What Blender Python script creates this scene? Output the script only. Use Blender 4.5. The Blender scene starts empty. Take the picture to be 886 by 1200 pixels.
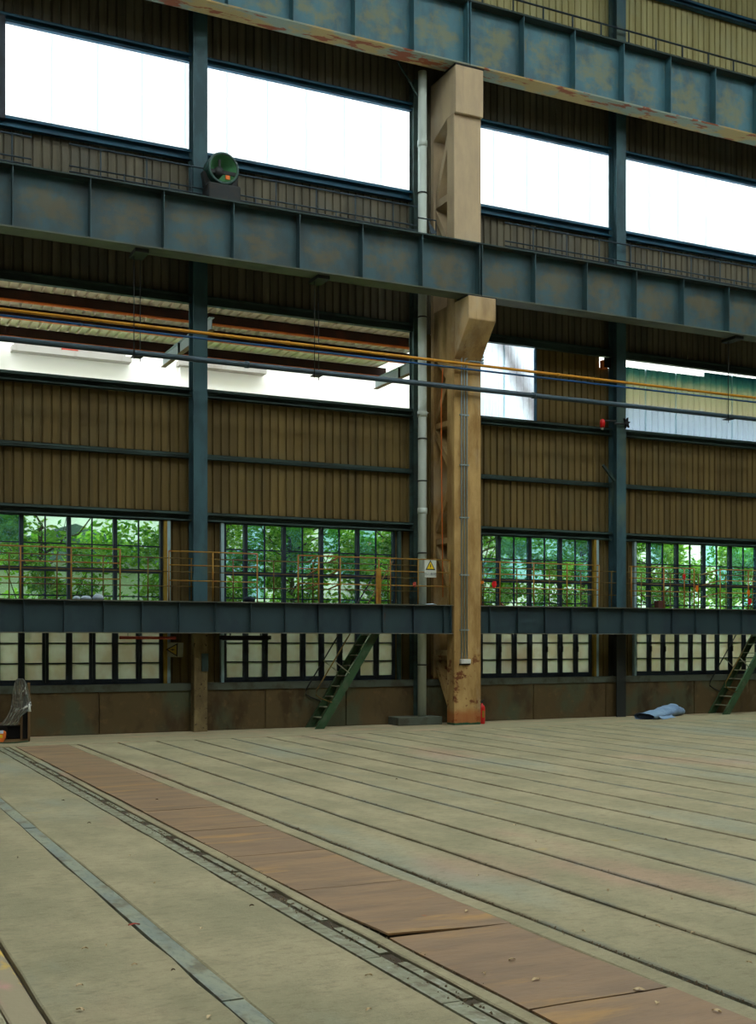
import bpy, math, random
from mathutils import Vector, Matrix
R = random.Random(7)
SC = bpy.context.scene
COL = SC.collection

# ------------------------------------------------------------------ camera
F, HZ, CX, CAMH = 1381.5, 750.0, 443.0, 1.7
YAW = math.radians(25.806)
S_, C_ = math.sin(YAW), math.cos(YAW)
cd = bpy.data.cameras.new('camera'); cam = bpy.data.objects.new('camera', cd); COL.objects.link(cam)
cam.location = (0, 0, CAMH); cam.rotation_euler = (math.pi/2, 0, -YAW)
cd.sensor_width = 36; cd.lens = F*36/1200; cd.shift_y = (HZ-600)/1200
cd.clip_start = .05; cd.clip_end = 300
SC.camera = cam

# ------------------------------------------------------------------ light
w = bpy.data.worlds.new('world'); SC.world = w; w.use_nodes = True
bg = w.node_tree.nodes['Background']
bg.inputs[0].default_value = (.86, .94, 1.0, 1); bg.inputs[1].default_value = 9.0
def skylight(x, y, sx, sy, z, power, col=(1, .975, .9)):
    l = bpy.data.lights.new('skylight_daylight', 'AREA'); l.shape = 'RECTANGLE'; l.size = sx; l.size_y = sy
    l.energy = power; l.color = col
    o = bpy.data.objects.new('skylight_daylight', l); COL.objects.link(o); o.location = (x, y, z)
for yy in (0.5, 7.0, 13.5):
    skylight(12, yy, 34, 2.6, 18.3, 980)
SC.view_settings.view_transform = 'Standard'; SC.view_settings.look = 'None'
SC.view_settings.gamma = 1; SC.view_settings.exposure = 0; SC.view_settings.use_curve_mapping = False

# pixel -> point on a plane of constant Y (the hall's long axis is X, its wall faces -Y)
def PX(px, Y):
    t = (px-CX)/F
    return Y*(S_+t*C_)/(C_-t*S_)
def P(px, py, Y):
    x = PX(px, Y); d = x*S_+Y*C_
    return Vector((x, Y, CAMH-(py-HZ)/F*d))
def G(px, py):
    d = F*CAMH/(py-HZ); r = (px-CX)/F*d
    return Vector((r*C_+d*S_, -r*S_+d*C_, 0))

# ------------------------------------------------------------------ materials
MATS = {}
def srgb(*c):
    return tuple(((v/255)/12.92 if v/255 <= .04045 else ((v/255+.055)/1.055)**2.4) for v in c)
class NT:
    def __init__(s, name):
        m = bpy.data.materials.new(name); m.use_nodes = True; s.m = m; s.t = m.node_tree
        s.t.nodes.clear(); s.out = s.n('ShaderNodeOutputMaterial')
    def n(s, k, **kw):
        x = s.t.nodes.new(k)
        for a, b in kw.items(): setattr(x, a, b)
        return x
    def l(s, a, b): s.t.links.new(a, b)
    def pos(s, scale=(1, 1, 1)):
        g = s.n('ShaderNodeNewGeometry'); mp = s.n('ShaderNodeMapping'); mp.inputs['Scale'].default_value = scale
        s.l(g.outputs['Position'], mp.inputs['Vector']); return mp.outputs[0]
    def noise(s, vec, scale, detail=4, rough=.6):
        x = s.n('ShaderNodeTexNoise'); x.inputs['Scale'].default_value = scale; x.inputs['Detail'].default_value = detail
        x.inputs['Roughness'].default_value = rough; s.l(vec, x.inputs['Vector']); return x.outputs['Fac']
    def ramp(s, fac, a, b):
        x = s.n('ShaderNodeMapRange'); x.inputs['From Min'].default_value = a; x.inputs['From Max'].default_value = b
        x.interpolation_type = 'SMOOTHSTEP'; s.l(fac, x.inputs['Value']); return x.outputs[0]
    def mix(s, fac, a, b):
        x = s.n('ShaderNodeMix'); x.data_type = 'RGBA'
        if isinstance(fac, (int, float)): x.inputs[0].default_value = fac
        else: s.l(fac, x.inputs[0])
        for v, i in ((a, 6), (b, 7)):
            if isinstance(v, tuple): x.inputs[i].default_value = (*v, 1)
            else: s.l(v, x.inputs[i])
        return x.outputs[2]
    def math(s, op, a, b=None):
        x = s.n('ShaderNodeMath', operation=op)
        for i, v in enumerate((a, b)):
            if v is None: continue
            if isinstance(v, (int, float)): x.inputs[i].default_value = v
            else: s.l(v, x.inputs[i])
        return x.outputs[0]
    def surf(s, col, rough=.7, metal=0, bump=None, bs=.3, bd=.01, spec=.3):
        p = s.n('ShaderNodeBsdfPrincipled')
        if isinstance(col, tuple): p.inputs['Base Color'].default_value = (*col, 1)
        else: s.l(col, p.inputs['Base Color'])
        p.inputs['Roughness'].default_value = rough; p.inputs['Metallic'].default_value = metal
        p.inputs['Specular IOR Level'].default_value = spec
        if bump is not None:
            b = s.n('ShaderNodeBump'); b.inputs['Strength'].default_value = bs; b.inputs['Distance'].default_value = bd
            s.l(bump, b.inputs['Height']); s.l(b.outputs[0], p.inputs['Normal'])
        s.l(p.outputs[0], s.out.inputs[0]); return p

def worn(name, base, layers=(), rough=.7, metal=0, bump=0, bscale=30, spec=.3):
    """base colour with noise-masked layers: (colour, stretch, scale, lo, hi, amount)"""
    k = NT(name); c = base; f = None
    for col, st, sc, lo, hi, am in layers:
        f = k.noise(k.pos(st), sc)
        f = k.math('MULTIPLY', k.ramp(f, lo, hi), am)
        c = k.mix(f, c, col)
    bm = k.noise(k.pos(), bscale, 5) if bump else None
    k.surf(c, rough, metal, bm, bump, .01, spec)
    MATS[name] = k.m; return k.m

one = (1, 1, 1)
# floor concrete: grey-green beige, pink and ochre paint stains, dark smears along Y
k = NT('floor_concrete')
n1 = k.ramp(k.noise(k.pos((1, .6, 1)), 1.3, 6, .65), .35, .68)
c = k.mix(n1, srgb(143, 138, 108), srgb(168, 158, 125))
c = k.mix(k.math('MULTIPLY', k.ramp(k.noise(k.pos((1, .35, 1)), .55, 5), .52, .68), .6), c, srgb(138, 148, 132))
c = k.mix(k.math('MULTIPLY', k.ramp(k.noise(k.pos((1, .5, 1)), .42, 4), .55, .68), .45), c, srgb(182, 142, 122))
c = k.mix(k.math('MULTIPLY', k.ramp(k.noise(k.pos((.7, .7, 1)), 1.7, 3), .68, .76), .5), c, srgb(196, 168, 80))
c = k.mix(k.math('MULTIPLY', k.ramp(k.noise(k.pos((2, 5, 1)), 4, 8, .8), .48, .7), .5), c, srgb(104, 98, 76))
c = k.mix(k.math('MULTIPLY', k.ramp(k.noise(k.pos(), 38, 6, .85), .55, .72), .55), c, srgb(92, 86, 66))
c = k.mix(k.math('MULTIPLY', k.ramp(k.noise(k.pos((1, 1.6, 1)), 60, 4, .8), .58, .7), .4), c, srgb(196, 188, 160))
g = k.n('ShaderNodeNewGeometry'); sp = k.n('ShaderNodeSeparateXYZ'); k.l(g.outputs['Position'], sp.inputs[0])
# dirt and steel-blue scuffs gathered along the joints of the right-hand strips
u = k.math('FRACT', k.math('DIVIDE', k.math('SUBTRACT', sp.outputs[0], 3.97-.3275), .655))
u = k.math('ABSOLUTE', k.math('SUBTRACT', u, .5))
u = k.math('ADD', u, k.math('MULTIPLY', k.math('SUBTRACT', k.noise(k.pos((1, .8, 1)), 5, 6, .7), .5), .22))
band = k.math('MULTIPLY', k.math('SUBTRACT', 1.0, k.ramp(u, .0, .1)), k.ramp(sp.outputs[0], 3.9, 4.0))
c = k.mix(k.math('MULTIPLY', band, .62), c, k.mix(k.ramp(k.noise(k.pos((1, .3, 1)), 1.7, 3), .48, .56), srgb(92, 84, 64), srgb(104, 114, 110)))
c = k.mix(k.math('MULTIPLY', k.ramp(k.noise(k.pos((1, 1.5, 1)), 7, 7, .8), .5, .66), .4), c, srgb(116, 110, 86))
c = k.mix(k.math('MULTIPLY', k.ramp(k.noise(k.pos((1, 3, 1)), 14, 6, .8), .56, .68), .35), c, srgb(186, 178, 146))
k.surf(c, .85, 0, k.noise(k.pos(), 26, 8, .8), .7, .015, .2); MATS['floor_concrete'] = k.m
worn('margin_concrete', srgb(144, 136, 106), [(srgb(190, 150, 120), (1, 3, 1), 1, .5, .7, .5), (srgb(110, 102, 76), one, 5, .5, .75, .5)], .85, 0, .3)
# the hall's rusted cover plates
k = NT('rusty_plate')
oi = k.n('ShaderNodeObjectInfo')
c = k.mix(oi.outputs['Random'], srgb(138, 114, 88), srgb(150, 122, 90))
c = k.mix(k.ramp(k.noise(k.pos((.5, 2.2, 1)), 2.2, 6, .6), .35, .7), c, srgb(122, 102, 80))
c = k.mix(k.math('MULTIPLY', k.ramp(k.noise(k.pos((.6, 2.5, 1)), 1.3, 5), .55, .7), .8), c, srgb(172, 134, 80))
c = k.mix(k.math('MULTIPLY', k.ramp(k.noise(k.pos(), 3, 4), .68, .75), .7), c, srgb(160, 92, 30))
c = k.mix(k.math('MULTIPLY', k.ramp(k.noise(k.pos((1, 5, 1)), 9, 6, .7), .5, .75), .3), c, srgb(88, 72, 56))
k.surf(c, .62, 0, k.noise(k.pos((1, 2, 1)), 6, 4), .25, .02, .35); MATS['rusty_plate'] = k.m
worn('floor_steel', srgb(122, 132, 122), [(srgb(144, 148, 126), (1, .4, 1), 3, .4, .6, .9), (srgb(104, 96, 74), (1, .7, 1), 5, .5, .66, .8), (srgb(84, 94, 92), (3, 1, 1), 12, .5, .7, .5)], .6, 0, .3)
worn('painted_strip', srgb(150, 140, 112), [(srgb(206, 170, 60), (1, .6, 1), 2.2, .55, .6, .8), (srgb(190, 136, 130), (1, .5, 1), 1.4, .52, .62, .8)], .8, 0, .4)
worn('floor_rail', srgb(134, 136, 112), [(srgb(104, 96, 74), (1, 1.4, 1), 7, .45, .62, .8), (srgb(160, 166, 148), (2, 1, 1), 10, .5, .7, .7)], .65, 0, .6)
worn('groove_dirt', srgb(70, 62, 48), [(srgb(104, 112, 110), (1, .25, 1), 2.2, .48, .6, .8), (srgb(38, 33, 26), (1, 1, 1), 8, .5, .7, .7)], .9, 0, .5)
worn('gap_dirt', srgb(66, 58, 44), [(srgb(84, 70, 50), one, 9, .5, .7, .7)], .95, 0, .5)
# walls
def sheet(name, a, b, c):
    k = NT(name); g = k.n('ShaderNodeNewGeometry'); oi = k.n('ShaderNodeObjectInfo')
    v = k.mix(k.ramp(k.noise(k.pos((6, 1, .25)), 1, 5), .35, .68), a, b)
    v = k.mix(k.math('MULTIPLY', k.ramp(k.noise(k.pos((1, 1, 1)), .9, 5), .5, .7), .6), v, c)
    v = k.mix(k.math('MULTIPLY', oi.outputs['Random'], .35), v, b)
    k.surf(v, .75, 0, None, spec=.2); MATS[name] = k.m
sheet('sheet_brown', srgb(108, 92, 52), srgb(80, 68, 38), srgb(94, 86, 56))
sheet('sheet_dark', srgb(102, 98, 80), srgb(76, 74, 62), srgb(86, 90, 84))
sheet('sheet_daylit', srgb(170, 166, 118), srgb(146, 140, 94), srgb(158, 160, 122))  # paler tone paints in the roof daylight on the topmost sheets
worn('base_concrete', srgb(88, 74, 46), [(srgb(78, 86, 64), (1, 1, .7), .8, .48, .62, .85), (srgb(58, 42, 24), (1, 1, .5), 1.9, .5, .68, .7), (srgb(120, 98, 62), one, 6, .55, .75, .4)], .9, 0, .5, 18)
worn('sill_concrete', srgb(78, 86, 74), [(srgb(58, 52, 36), one, 3, .45, .65, .7)], .9, 0, .3)
worn('girt_steel', srgb(50, 72, 68), [(srgb(36, 48, 44), (1, 1, 3), 2, .45, .65, .7)], .6)
worn('foot_steel', srgb(34, 38, 34), [(srgb(60, 46, 28), (1, 1, .5), 2, .5, .65, .6)], .7)
worn('blue_girt', srgb(30, 84, 108), [(srgb(26, 58, 76), (1, 1, 3), 2, .45, .65, .7)], .55)
worn('post_steel', srgb(52, 84, 90), [(srgb(38, 62, 70), (1, 1, .4), 3, .42, .62, .7), (srgb(80, 96, 78), (1, 1, .5), 1.2, .55, .7, .6)], .6, spec=.3)
worn('frame_steel', srgb(26, 40, 50), [(srgb(20, 28, 34), one, 3, .45, .65, .8)], .55)
worn('pale_frame', srgb(138, 168, 172), [(srgb(96, 110, 104), (1, 1, .4), 4, .5, .7, .7)], .6)
worn('ochre_frame', srgb(132, 108, 30), [(srgb(86, 70, 24), (1, 1, .4), 5, .5, .7, .7)], .6)
# girders: blue-grey paint with a rust-ochre patch in the middle of every web panel
def girder_mat(name, base, dark, ochre, x0, pitch, zc, zh, am):
    k = NT(name); g = k.n('ShaderNodeNewGeometry'); sp = k.n('ShaderNodeSeparateXYZ'); k.l(g.outputs['Position'], sp.inputs[0])
    u = k.math('DIVIDE', k.math('SUBTRACT', sp.outputs[0], x0), pitch)
    u = k.math('SUBTRACT', k.math('FRACT', u), .5)
    v = k.math('DIVIDE', k.math('SUBTRACT', sp.outputs[2], zc), zh*2)
    r = k.math('ADD', k.math('MULTIPLY', u, u), k.math('MULTIPLY', v, v))
    nz = k.noise(k.pos((1, 1, 1.6)), 2.6, 6, .65)
    r = k.math('ADD', r, k.math('MULTIPLY', k.math('SUBTRACT', nz, .5), -.9))
    patch = k.math('MULTIPLY', k.math('SUBTRACT', 1.0, k.ramp(r, -.06, .2)), am)
    c = k.mix(k.ramp(k.noise(k.pos((1, 1, .5)), 2.3, 5), .35, .68), base, dark)
    c = k.mix(patch, c, ochre)
    c = k.mix(k.math('MULTIPLY', k.ramp(k.noise(k.pos((1, 1, .35)), 7, 5, .7), .55, .75), .5), c, ochre)
    k.surf(c, .55, 0, None, spec=.35); MATS[name] = k.m
girder_mat('mid_girder_web', srgb(50, 82, 88), srgb(46, 66, 68), srgb(92, 80, 42), .49, 1.265, 8.95, .5, .6)
girder_mat('top_girder_web', srgb(62, 108, 118), srgb(52, 86, 94), srgb(120, 116, 62), .54, 1.265, 13.8, .6, .6)
worn('girder_flange', srgb(86, 92, 78), [(srgb(64, 72, 66), (.5, 1, 1), 3, .45, .65, .7)], .7)
worn('top_flange_rust', srgb(122, 134, 118), [(srgb(160, 134, 74), (.6, 1, 1), 1.3, .47, .56, .85), (srgb(128, 62, 26), (.8, 2.5, 1), 2.0, .54, .6, .95)], .7, 0, .3)
worn('girder_top', srgb(44, 62, 62), [(srgb(66, 62, 42), (.5, 1, 1), 2, .5, .65, .6)], .7)
worn('low_beam', srgb(40, 60, 64), [(srgb(34, 50, 58), (1, 1, .6), 1.2, .45, .6, .8), (srgb(70, 48, 30), (1, 1, .4), 3, .66, .76, .6)], .55, spec=.3)
worn('low_flange', srgb(92, 92, 78), [(srgb(60, 66, 60), (.6, 1, 1), 4, .45, .65, .6)], .6)
# column
k = NT('column_concrete')
g = k.n('ShaderNodeNewGeometry'); sp = k.n('ShaderNodeSeparateXYZ'); k.l(g.outputs['Position'], sp.inputs[0]); z = sp.outputs[2]
c = k.mix(k.ramp(k.noise(k.pos((1.2, 1.2, .35)), 2.2, 6, .65), .36, .66), srgb(180, 150, 96), srgb(138, 108, 62))
c = k.mix(k.math('MULTIPLY', k.ramp(k.noise(k.pos((1, 1, .6)), 1.1, 5), .5, .68), .6), c, srgb(168, 156, 128))
c = k.mix(k.math('MULTIPLY', k.ramp(k.noise(k.pos((5, 5, .5)), 2, 5, .7), .56, .7), .45), c, srgb(92, 62, 34))
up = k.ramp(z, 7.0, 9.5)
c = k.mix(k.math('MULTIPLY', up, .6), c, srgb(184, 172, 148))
low = k.math('SUBTRACT', 1.0, k.ramp(z, 1.2, 1.7))
c = k.mix(k.math('MULTIPLY', low, k.ramp(k.noise(k.pos((1, 1, 1.2)), 5, 6, .7), .53, .62)), c, srgb(104, 62, 34))
foot = k.math('SUBTRACT', 1.0, k.ramp(k.math('ADD', z, k.math('MULTIPLY', k.noise(k.pos(), 4), .2)), .3, .48))
c = k.mix(k.math('MULTIPLY', foot, .7), c, srgb(150, 78, 34))
c = k.mix(k.math('SUBTRACT', 1.0, k.ramp(k.math('ADD', z, k.math('MULTIPLY', k.noise(k.pos(), 9), .06)), .06, .085)), c, srgb(40, 84, 60))
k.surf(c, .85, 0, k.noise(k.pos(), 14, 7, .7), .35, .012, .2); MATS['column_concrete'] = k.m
k = NT('pier_concrete')
c = k.mix(k.ramp(k.noise(k.pos((1, 1, .5)), 3, 6), .35, .65), srgb(122, 108, 74), srgb(88, 76, 50))
c = k.mix(k.ramp(k.noise(k.pos(), 17, 3), .62, .68), c, srgb(48, 38, 26))
k.surf(c, .9, 0, k.noise(k.pos(), 20, 6), .5, .015, .2); MATS['pier_concrete'] = k.m
worn('downpipe_white', srgb(176, 188, 178), [(srgb(140, 152, 140), (2, 2, .4), 3, .5, .7, .6)], .45)
worn('galvanised', srgb(150, 166, 168), [(srgb(112, 124, 124), (3, 3, 1), 8, .5, .7, .5)], .4, .3)
worn('pipe_yellow', srgb(190, 134, 34), [(srgb(150, 96, 26), (1, 1, 1), 3, .5, .7, .6)], .5)
worn('pipe_blue', srgb(26, 78, 128), [(srgb(40, 70, 90), (.6, 1, 1), 2, .45, .65, .6)], .5)
worn('pipe_dark', srgb(60, 80, 90), [(srgb(40, 52, 60), (.8, 1, 1), 3, .45, .65, .6)], .4)
worn('rail_yellow', srgb(138, 104, 28), [(srgb(140, 74, 26), one, 5, .5, .66, .8), (srgb(70, 62, 34), one, 9, .58, .72, .7)], .55)
worn('rail_backlit', srgb(96, 78, 26), [(srgb(60, 44, 20), one, 5, .5, .66, .8)], .6)  # darker copy of the yellow, painting in the backlit look before the windows
worn('rail_dark', srgb(40, 58, 66), [(srgb(28, 36, 42), one, 5, .5, .7, .6)], .6)
worn('ladder_green', srgb(44, 74, 44), [(srgb(70, 84, 62), (1, 1, 1), 4, .5, .66, .8), (srgb(62, 48, 30), one, 7, .6, .72, .7)], .6)
worn('ladder_tread', srgb(126, 126, 104), [(srgb(80, 74, 54), one, 8, .5, .7, .6)], .6)
worn('dark_steel', srgb(30, 36, 36), [(srgb(48, 40, 30), one, 8, .5, .7, .6)], .6)
worn('fan_green', srgb(34, 70, 62), [(srgb(28, 58, 50), one, 5, .5, .7, .6)], .35)
worn('fan_inner', srgb(96, 158, 112), [(srgb(60, 108, 80), one, 4, .5, .7, .5)], .3)
worn('red_paint', srgb(190, 26, 26), [(srgb(150, 18, 20), one, 6, .5, .7, .5)], .35)
worn('red_lead', srgb(150, 60, 44), [(srgb(104, 44, 36), one, 3, .5, .7, .5)], .7)
worn('rust_orange', srgb(214, 110, 40), [(srgb(160, 72, 30), one, 3, .5, .7, .6)], .7)
worn('purlin_brown', srgb(50, 30, 24), [(srgb(84, 38, 24), one, 2, .5, .7, .6)], .75)
worn('canopy_sheet', srgb(236, 222, 206), [(srgb(200, 176, 150), one, 2, .5, .7, .5)], .6)
worn('orange_cloth', srgb(220, 120, 20), [], .8)
worn('red_cloth', srgb(200, 24, 26), [], .8)
worn('green_cloth', srgb(30, 110, 50), [], .8)
worn('white_plastic', srgb(205, 208, 200), [(srgb(150, 150, 140), one, 10, .5, .7, .4)], .35)
worn('pale_bag', srgb(190, 206, 220), [(srgb(150, 170, 190), one, 9, .5, .7, .5)], .45)
worn('dark_cloth', srgb(26, 36, 50), [], .8)
worn('brown_box', srgb(84, 52, 40), [], .8)
worn('tarp_blue', srgb(128, 156, 186), [(srgb(96, 124, 158), (1, 1, 2), 3, .45, .65, .7), (srgb(150, 176, 200), one, 5, .55, .7, .5)], .5, 0, .3, 8)
worn('wood_old', srgb(112, 90, 58), [(srgb(70, 52, 32), (1, 1, .3), 5, .45, .65, .7)], .8)
worn('black', srgb(14, 15, 15), [], .8)
worn('sign_white', srgb(190, 196, 184), [(srgb(150, 156, 140), one, 12, .5, .7, .4)], .5)
worn('sign_olive', srgb(122, 124, 104), [(srgb(90, 90, 72), one, 8, .5, .7, .5)], .6)  # grey-olive plate tone of the tilted sign
worn('sign_yellow', srgb(214, 184, 28), [], .5)
worn('sign_dull', srgb(136, 116, 34), [], .6)
worn('sign_ink', srgb(20, 22, 18), [], .6)
worn('sign_grey', srgb(84, 88, 96), [], .6)
worn('leaf_dry', srgb(196, 176, 136), [(srgb(150, 120, 84), one, 20, .45, .65, .6)], .8)
worn('leaf_dark', srgb(74, 54, 40), [], .85)
worn('gravel', srgb(112, 98, 76), [(srgb(150, 140, 118), one, 30, .5, .65, .8)], .9)
worn('bark', srgb(98, 84, 68), [(srgb(60, 50, 38), (1, 1, .3), 5, .45, .65, .7)], .9)
worn('plaster_white', srgb(225, 222, 214), [(srgb(196, 180, 166), (1, 1, .4), .5, .55, .7, .5)], .85)
worn('plaster_grey', srgb(150, 146, 138), [(srgb(110, 96, 84), (1, 1, .4), 2, .5, .7, .5)], .85)
worn('yard_ground', srgb(176, 166, 150), [(srgb(130, 138, 104), one, .5, .45, .6, .6)], .95)
worn('roof_grey', srgb(96, 112, 116), [], .7)
worn('roof_inside', srgb(86, 84, 76), [], .8)
worn('shell_wall', srgb(92, 86, 70), [], .85)  # even brown tone for the hall walls out of view

def translucent(name, cols, z0=0, z1=1, amount=.85, streak_at=None):
    k = NT(name)
    if len(cols) == 1: c = cols[0]
    else:
        g = k.n('ShaderNodeNewGeometry'); sp = k.n('ShaderNodeSeparateXYZ'); k.l(g.outputs['Position'], sp.inputs[0])
        zz = k.math('ADD', sp.outputs[2], k.math('MULTIPLY', k.math('SUBTRACT', k.noise(k.pos((3, 1, .6)), 1.5, 5), .5), .35))
        f = k.ramp(zz, z0, z1)
        rp = k.n('ShaderNodeValToRGB'); k.l(k.math('DIVIDE', k.math('SUBTRACT', zz, z0), z1-z0), rp.inputs[0])
        e = rp.color_ramp.elements
        e[0].position, e[0].color = cols[0][0], (*cols[0][1], 1)
        e[1].position, e[1].color = cols[-1][0], (*cols[-1][1], 1)
        for p_, cc in cols[1:-1]:
            q = e.new(p_); q.color = (*cc, 1)
        c = rp.outputs[0]
    if streak_at:
        sx, sz, dx = streak_at
        g = k.n('ShaderNodeNewGeometry'); sp = k.n('ShaderNodeSeparateXYZ'); k.l(g.outputs['Position'], sp.inputs[0])
        # a brown streak that runs down to the right
        line = k.math('SUBTRACT', k.math('SUBTRACT', sp.outputs[0], sx), k.math('MULTIPLY', k.math('SUBTRACT', sz, sp.outputs[2]), dx))
        line = k.math('ABSOLUTE', line)
        line = k.math('ADD', line, k.math('MULTIPLY', k.math('SUBTRACT', k.noise(k.pos(), 5, 5), .5), .35))
        m_ = k.math('SUBTRACT', 1.0, k.ramp(line, -.1, .42))
        c = k.mix(k.math('MULTIPLY', m_, .55), c, srgb(96, 78, 74))
    tr = k.n('ShaderNodeBsdfTranslucent'); df = k.n('ShaderNodeBsdfDiffuse'); mx = k.n('ShaderNodeMixShader')
    if isinstance(c, tuple):
        tr.inputs[0].default_value = (*c, 1); df.inputs[0].default_value = (*c, 1)
    else: k.l(c, tr.inputs[0]); k.l(c, df.inputs[0])
    mx.inputs[0].default_value = amount; k.l(df.outputs[0], mx.inputs[1]); k.l(tr.outputs[0], mx.inputs[2]); k.l(mx.outputs[0], k.out.inputs[0])
    MATS[name] = k.m
translucent('fibreglass_clear', [(.82, .85, .86)])
translucent('fibreglass_lap', [(.78, .9, .93)])
translucent('fibreglass_streaked', [(.86, .9, .94)], streak_at=(13.35, 8.05, .6))
translucent('fibreglass_shade_ramp', [(0, (.52, .58, .64)), (.34, (.46, .51, .54)), (.42, srgb(182, 178, 156)), (.74, srgb(160, 164, 140)), (.86, srgb(98, 132, 120)), (1, srgb(46, 88, 90))], 6.4, 7.95)  # height gradient paints outside shade and sky brightness into the yellowish sheets
def glass(name, tint, tl, tf, gl=.06):
    k = NT(name); a = k.n('ShaderNodeBsdfTransparent'); a.inputs[0].default_value = (*tint, 1)
    t = k.n('ShaderNodeBsdfTranslucent')
    c = k.mix(k.ramp(k.noise(k.pos((1, 1, .8)), 2.2, 3), .3, .7), tl, tuple(v*f_ for v, f_ in zip(tl, (.85, .7, .6)))); k.l(c, t.inputs[0])
    g = k.n('ShaderNodeBsdfGlossy'); g.inputs['Roughness'].default_value = .08
    m1 = k.n('ShaderNodeMixShader'); m2 = k.n('ShaderNodeMixShader')
    m1.inputs[0].default_value = tf; m2.inputs[0].default_value = gl
    k.l(a.outputs[0], m1.inputs[1]); k.l(t.outputs[0], m1.inputs[2]); k.l(m1.outputs[0], m2.inputs[1]); k.l(g.outputs[0], m2.inputs[2])
    k.l(m2.outputs[0], k.out.inputs[0]); MATS[name] = k.m
glass('pane_clear', (.78, .95, .84), (.5, .6, .6), .03, .02)
glass('pane_blue', (.55, .84, .82), (.3, .46, .5), .08, .03)
glass('pane_frosted', (.72, .78, .68), (.46, .46, .38), .62)
glass('plastic_film', (.8, .82, .82), (.55, .6, .62), .5, .12)
k = NT('leaf_green')
oi = k.n('ShaderNodeNewGeometry')
c = k.mix(oi.outputs['Random Per Island'], srgb(70, 140, 36), srgb(172, 212, 80))
a = k.n('ShaderNodeBsdfTranslucent'); b = k.n('ShaderNodeBsdfDiffuse'); k.l(c, a.inputs[0]); k.l(c, b.inputs[0])
m = k.n('ShaderNodeMixShader'); m.inputs[0].default_value = .45; k.l(b.outputs[0], m.inputs[1]); k.l(a.outputs[0], m.inputs[2]); k.l(m.outputs[0], k.out.inputs[0])
MATS['leaf_green'] = k.m

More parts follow.
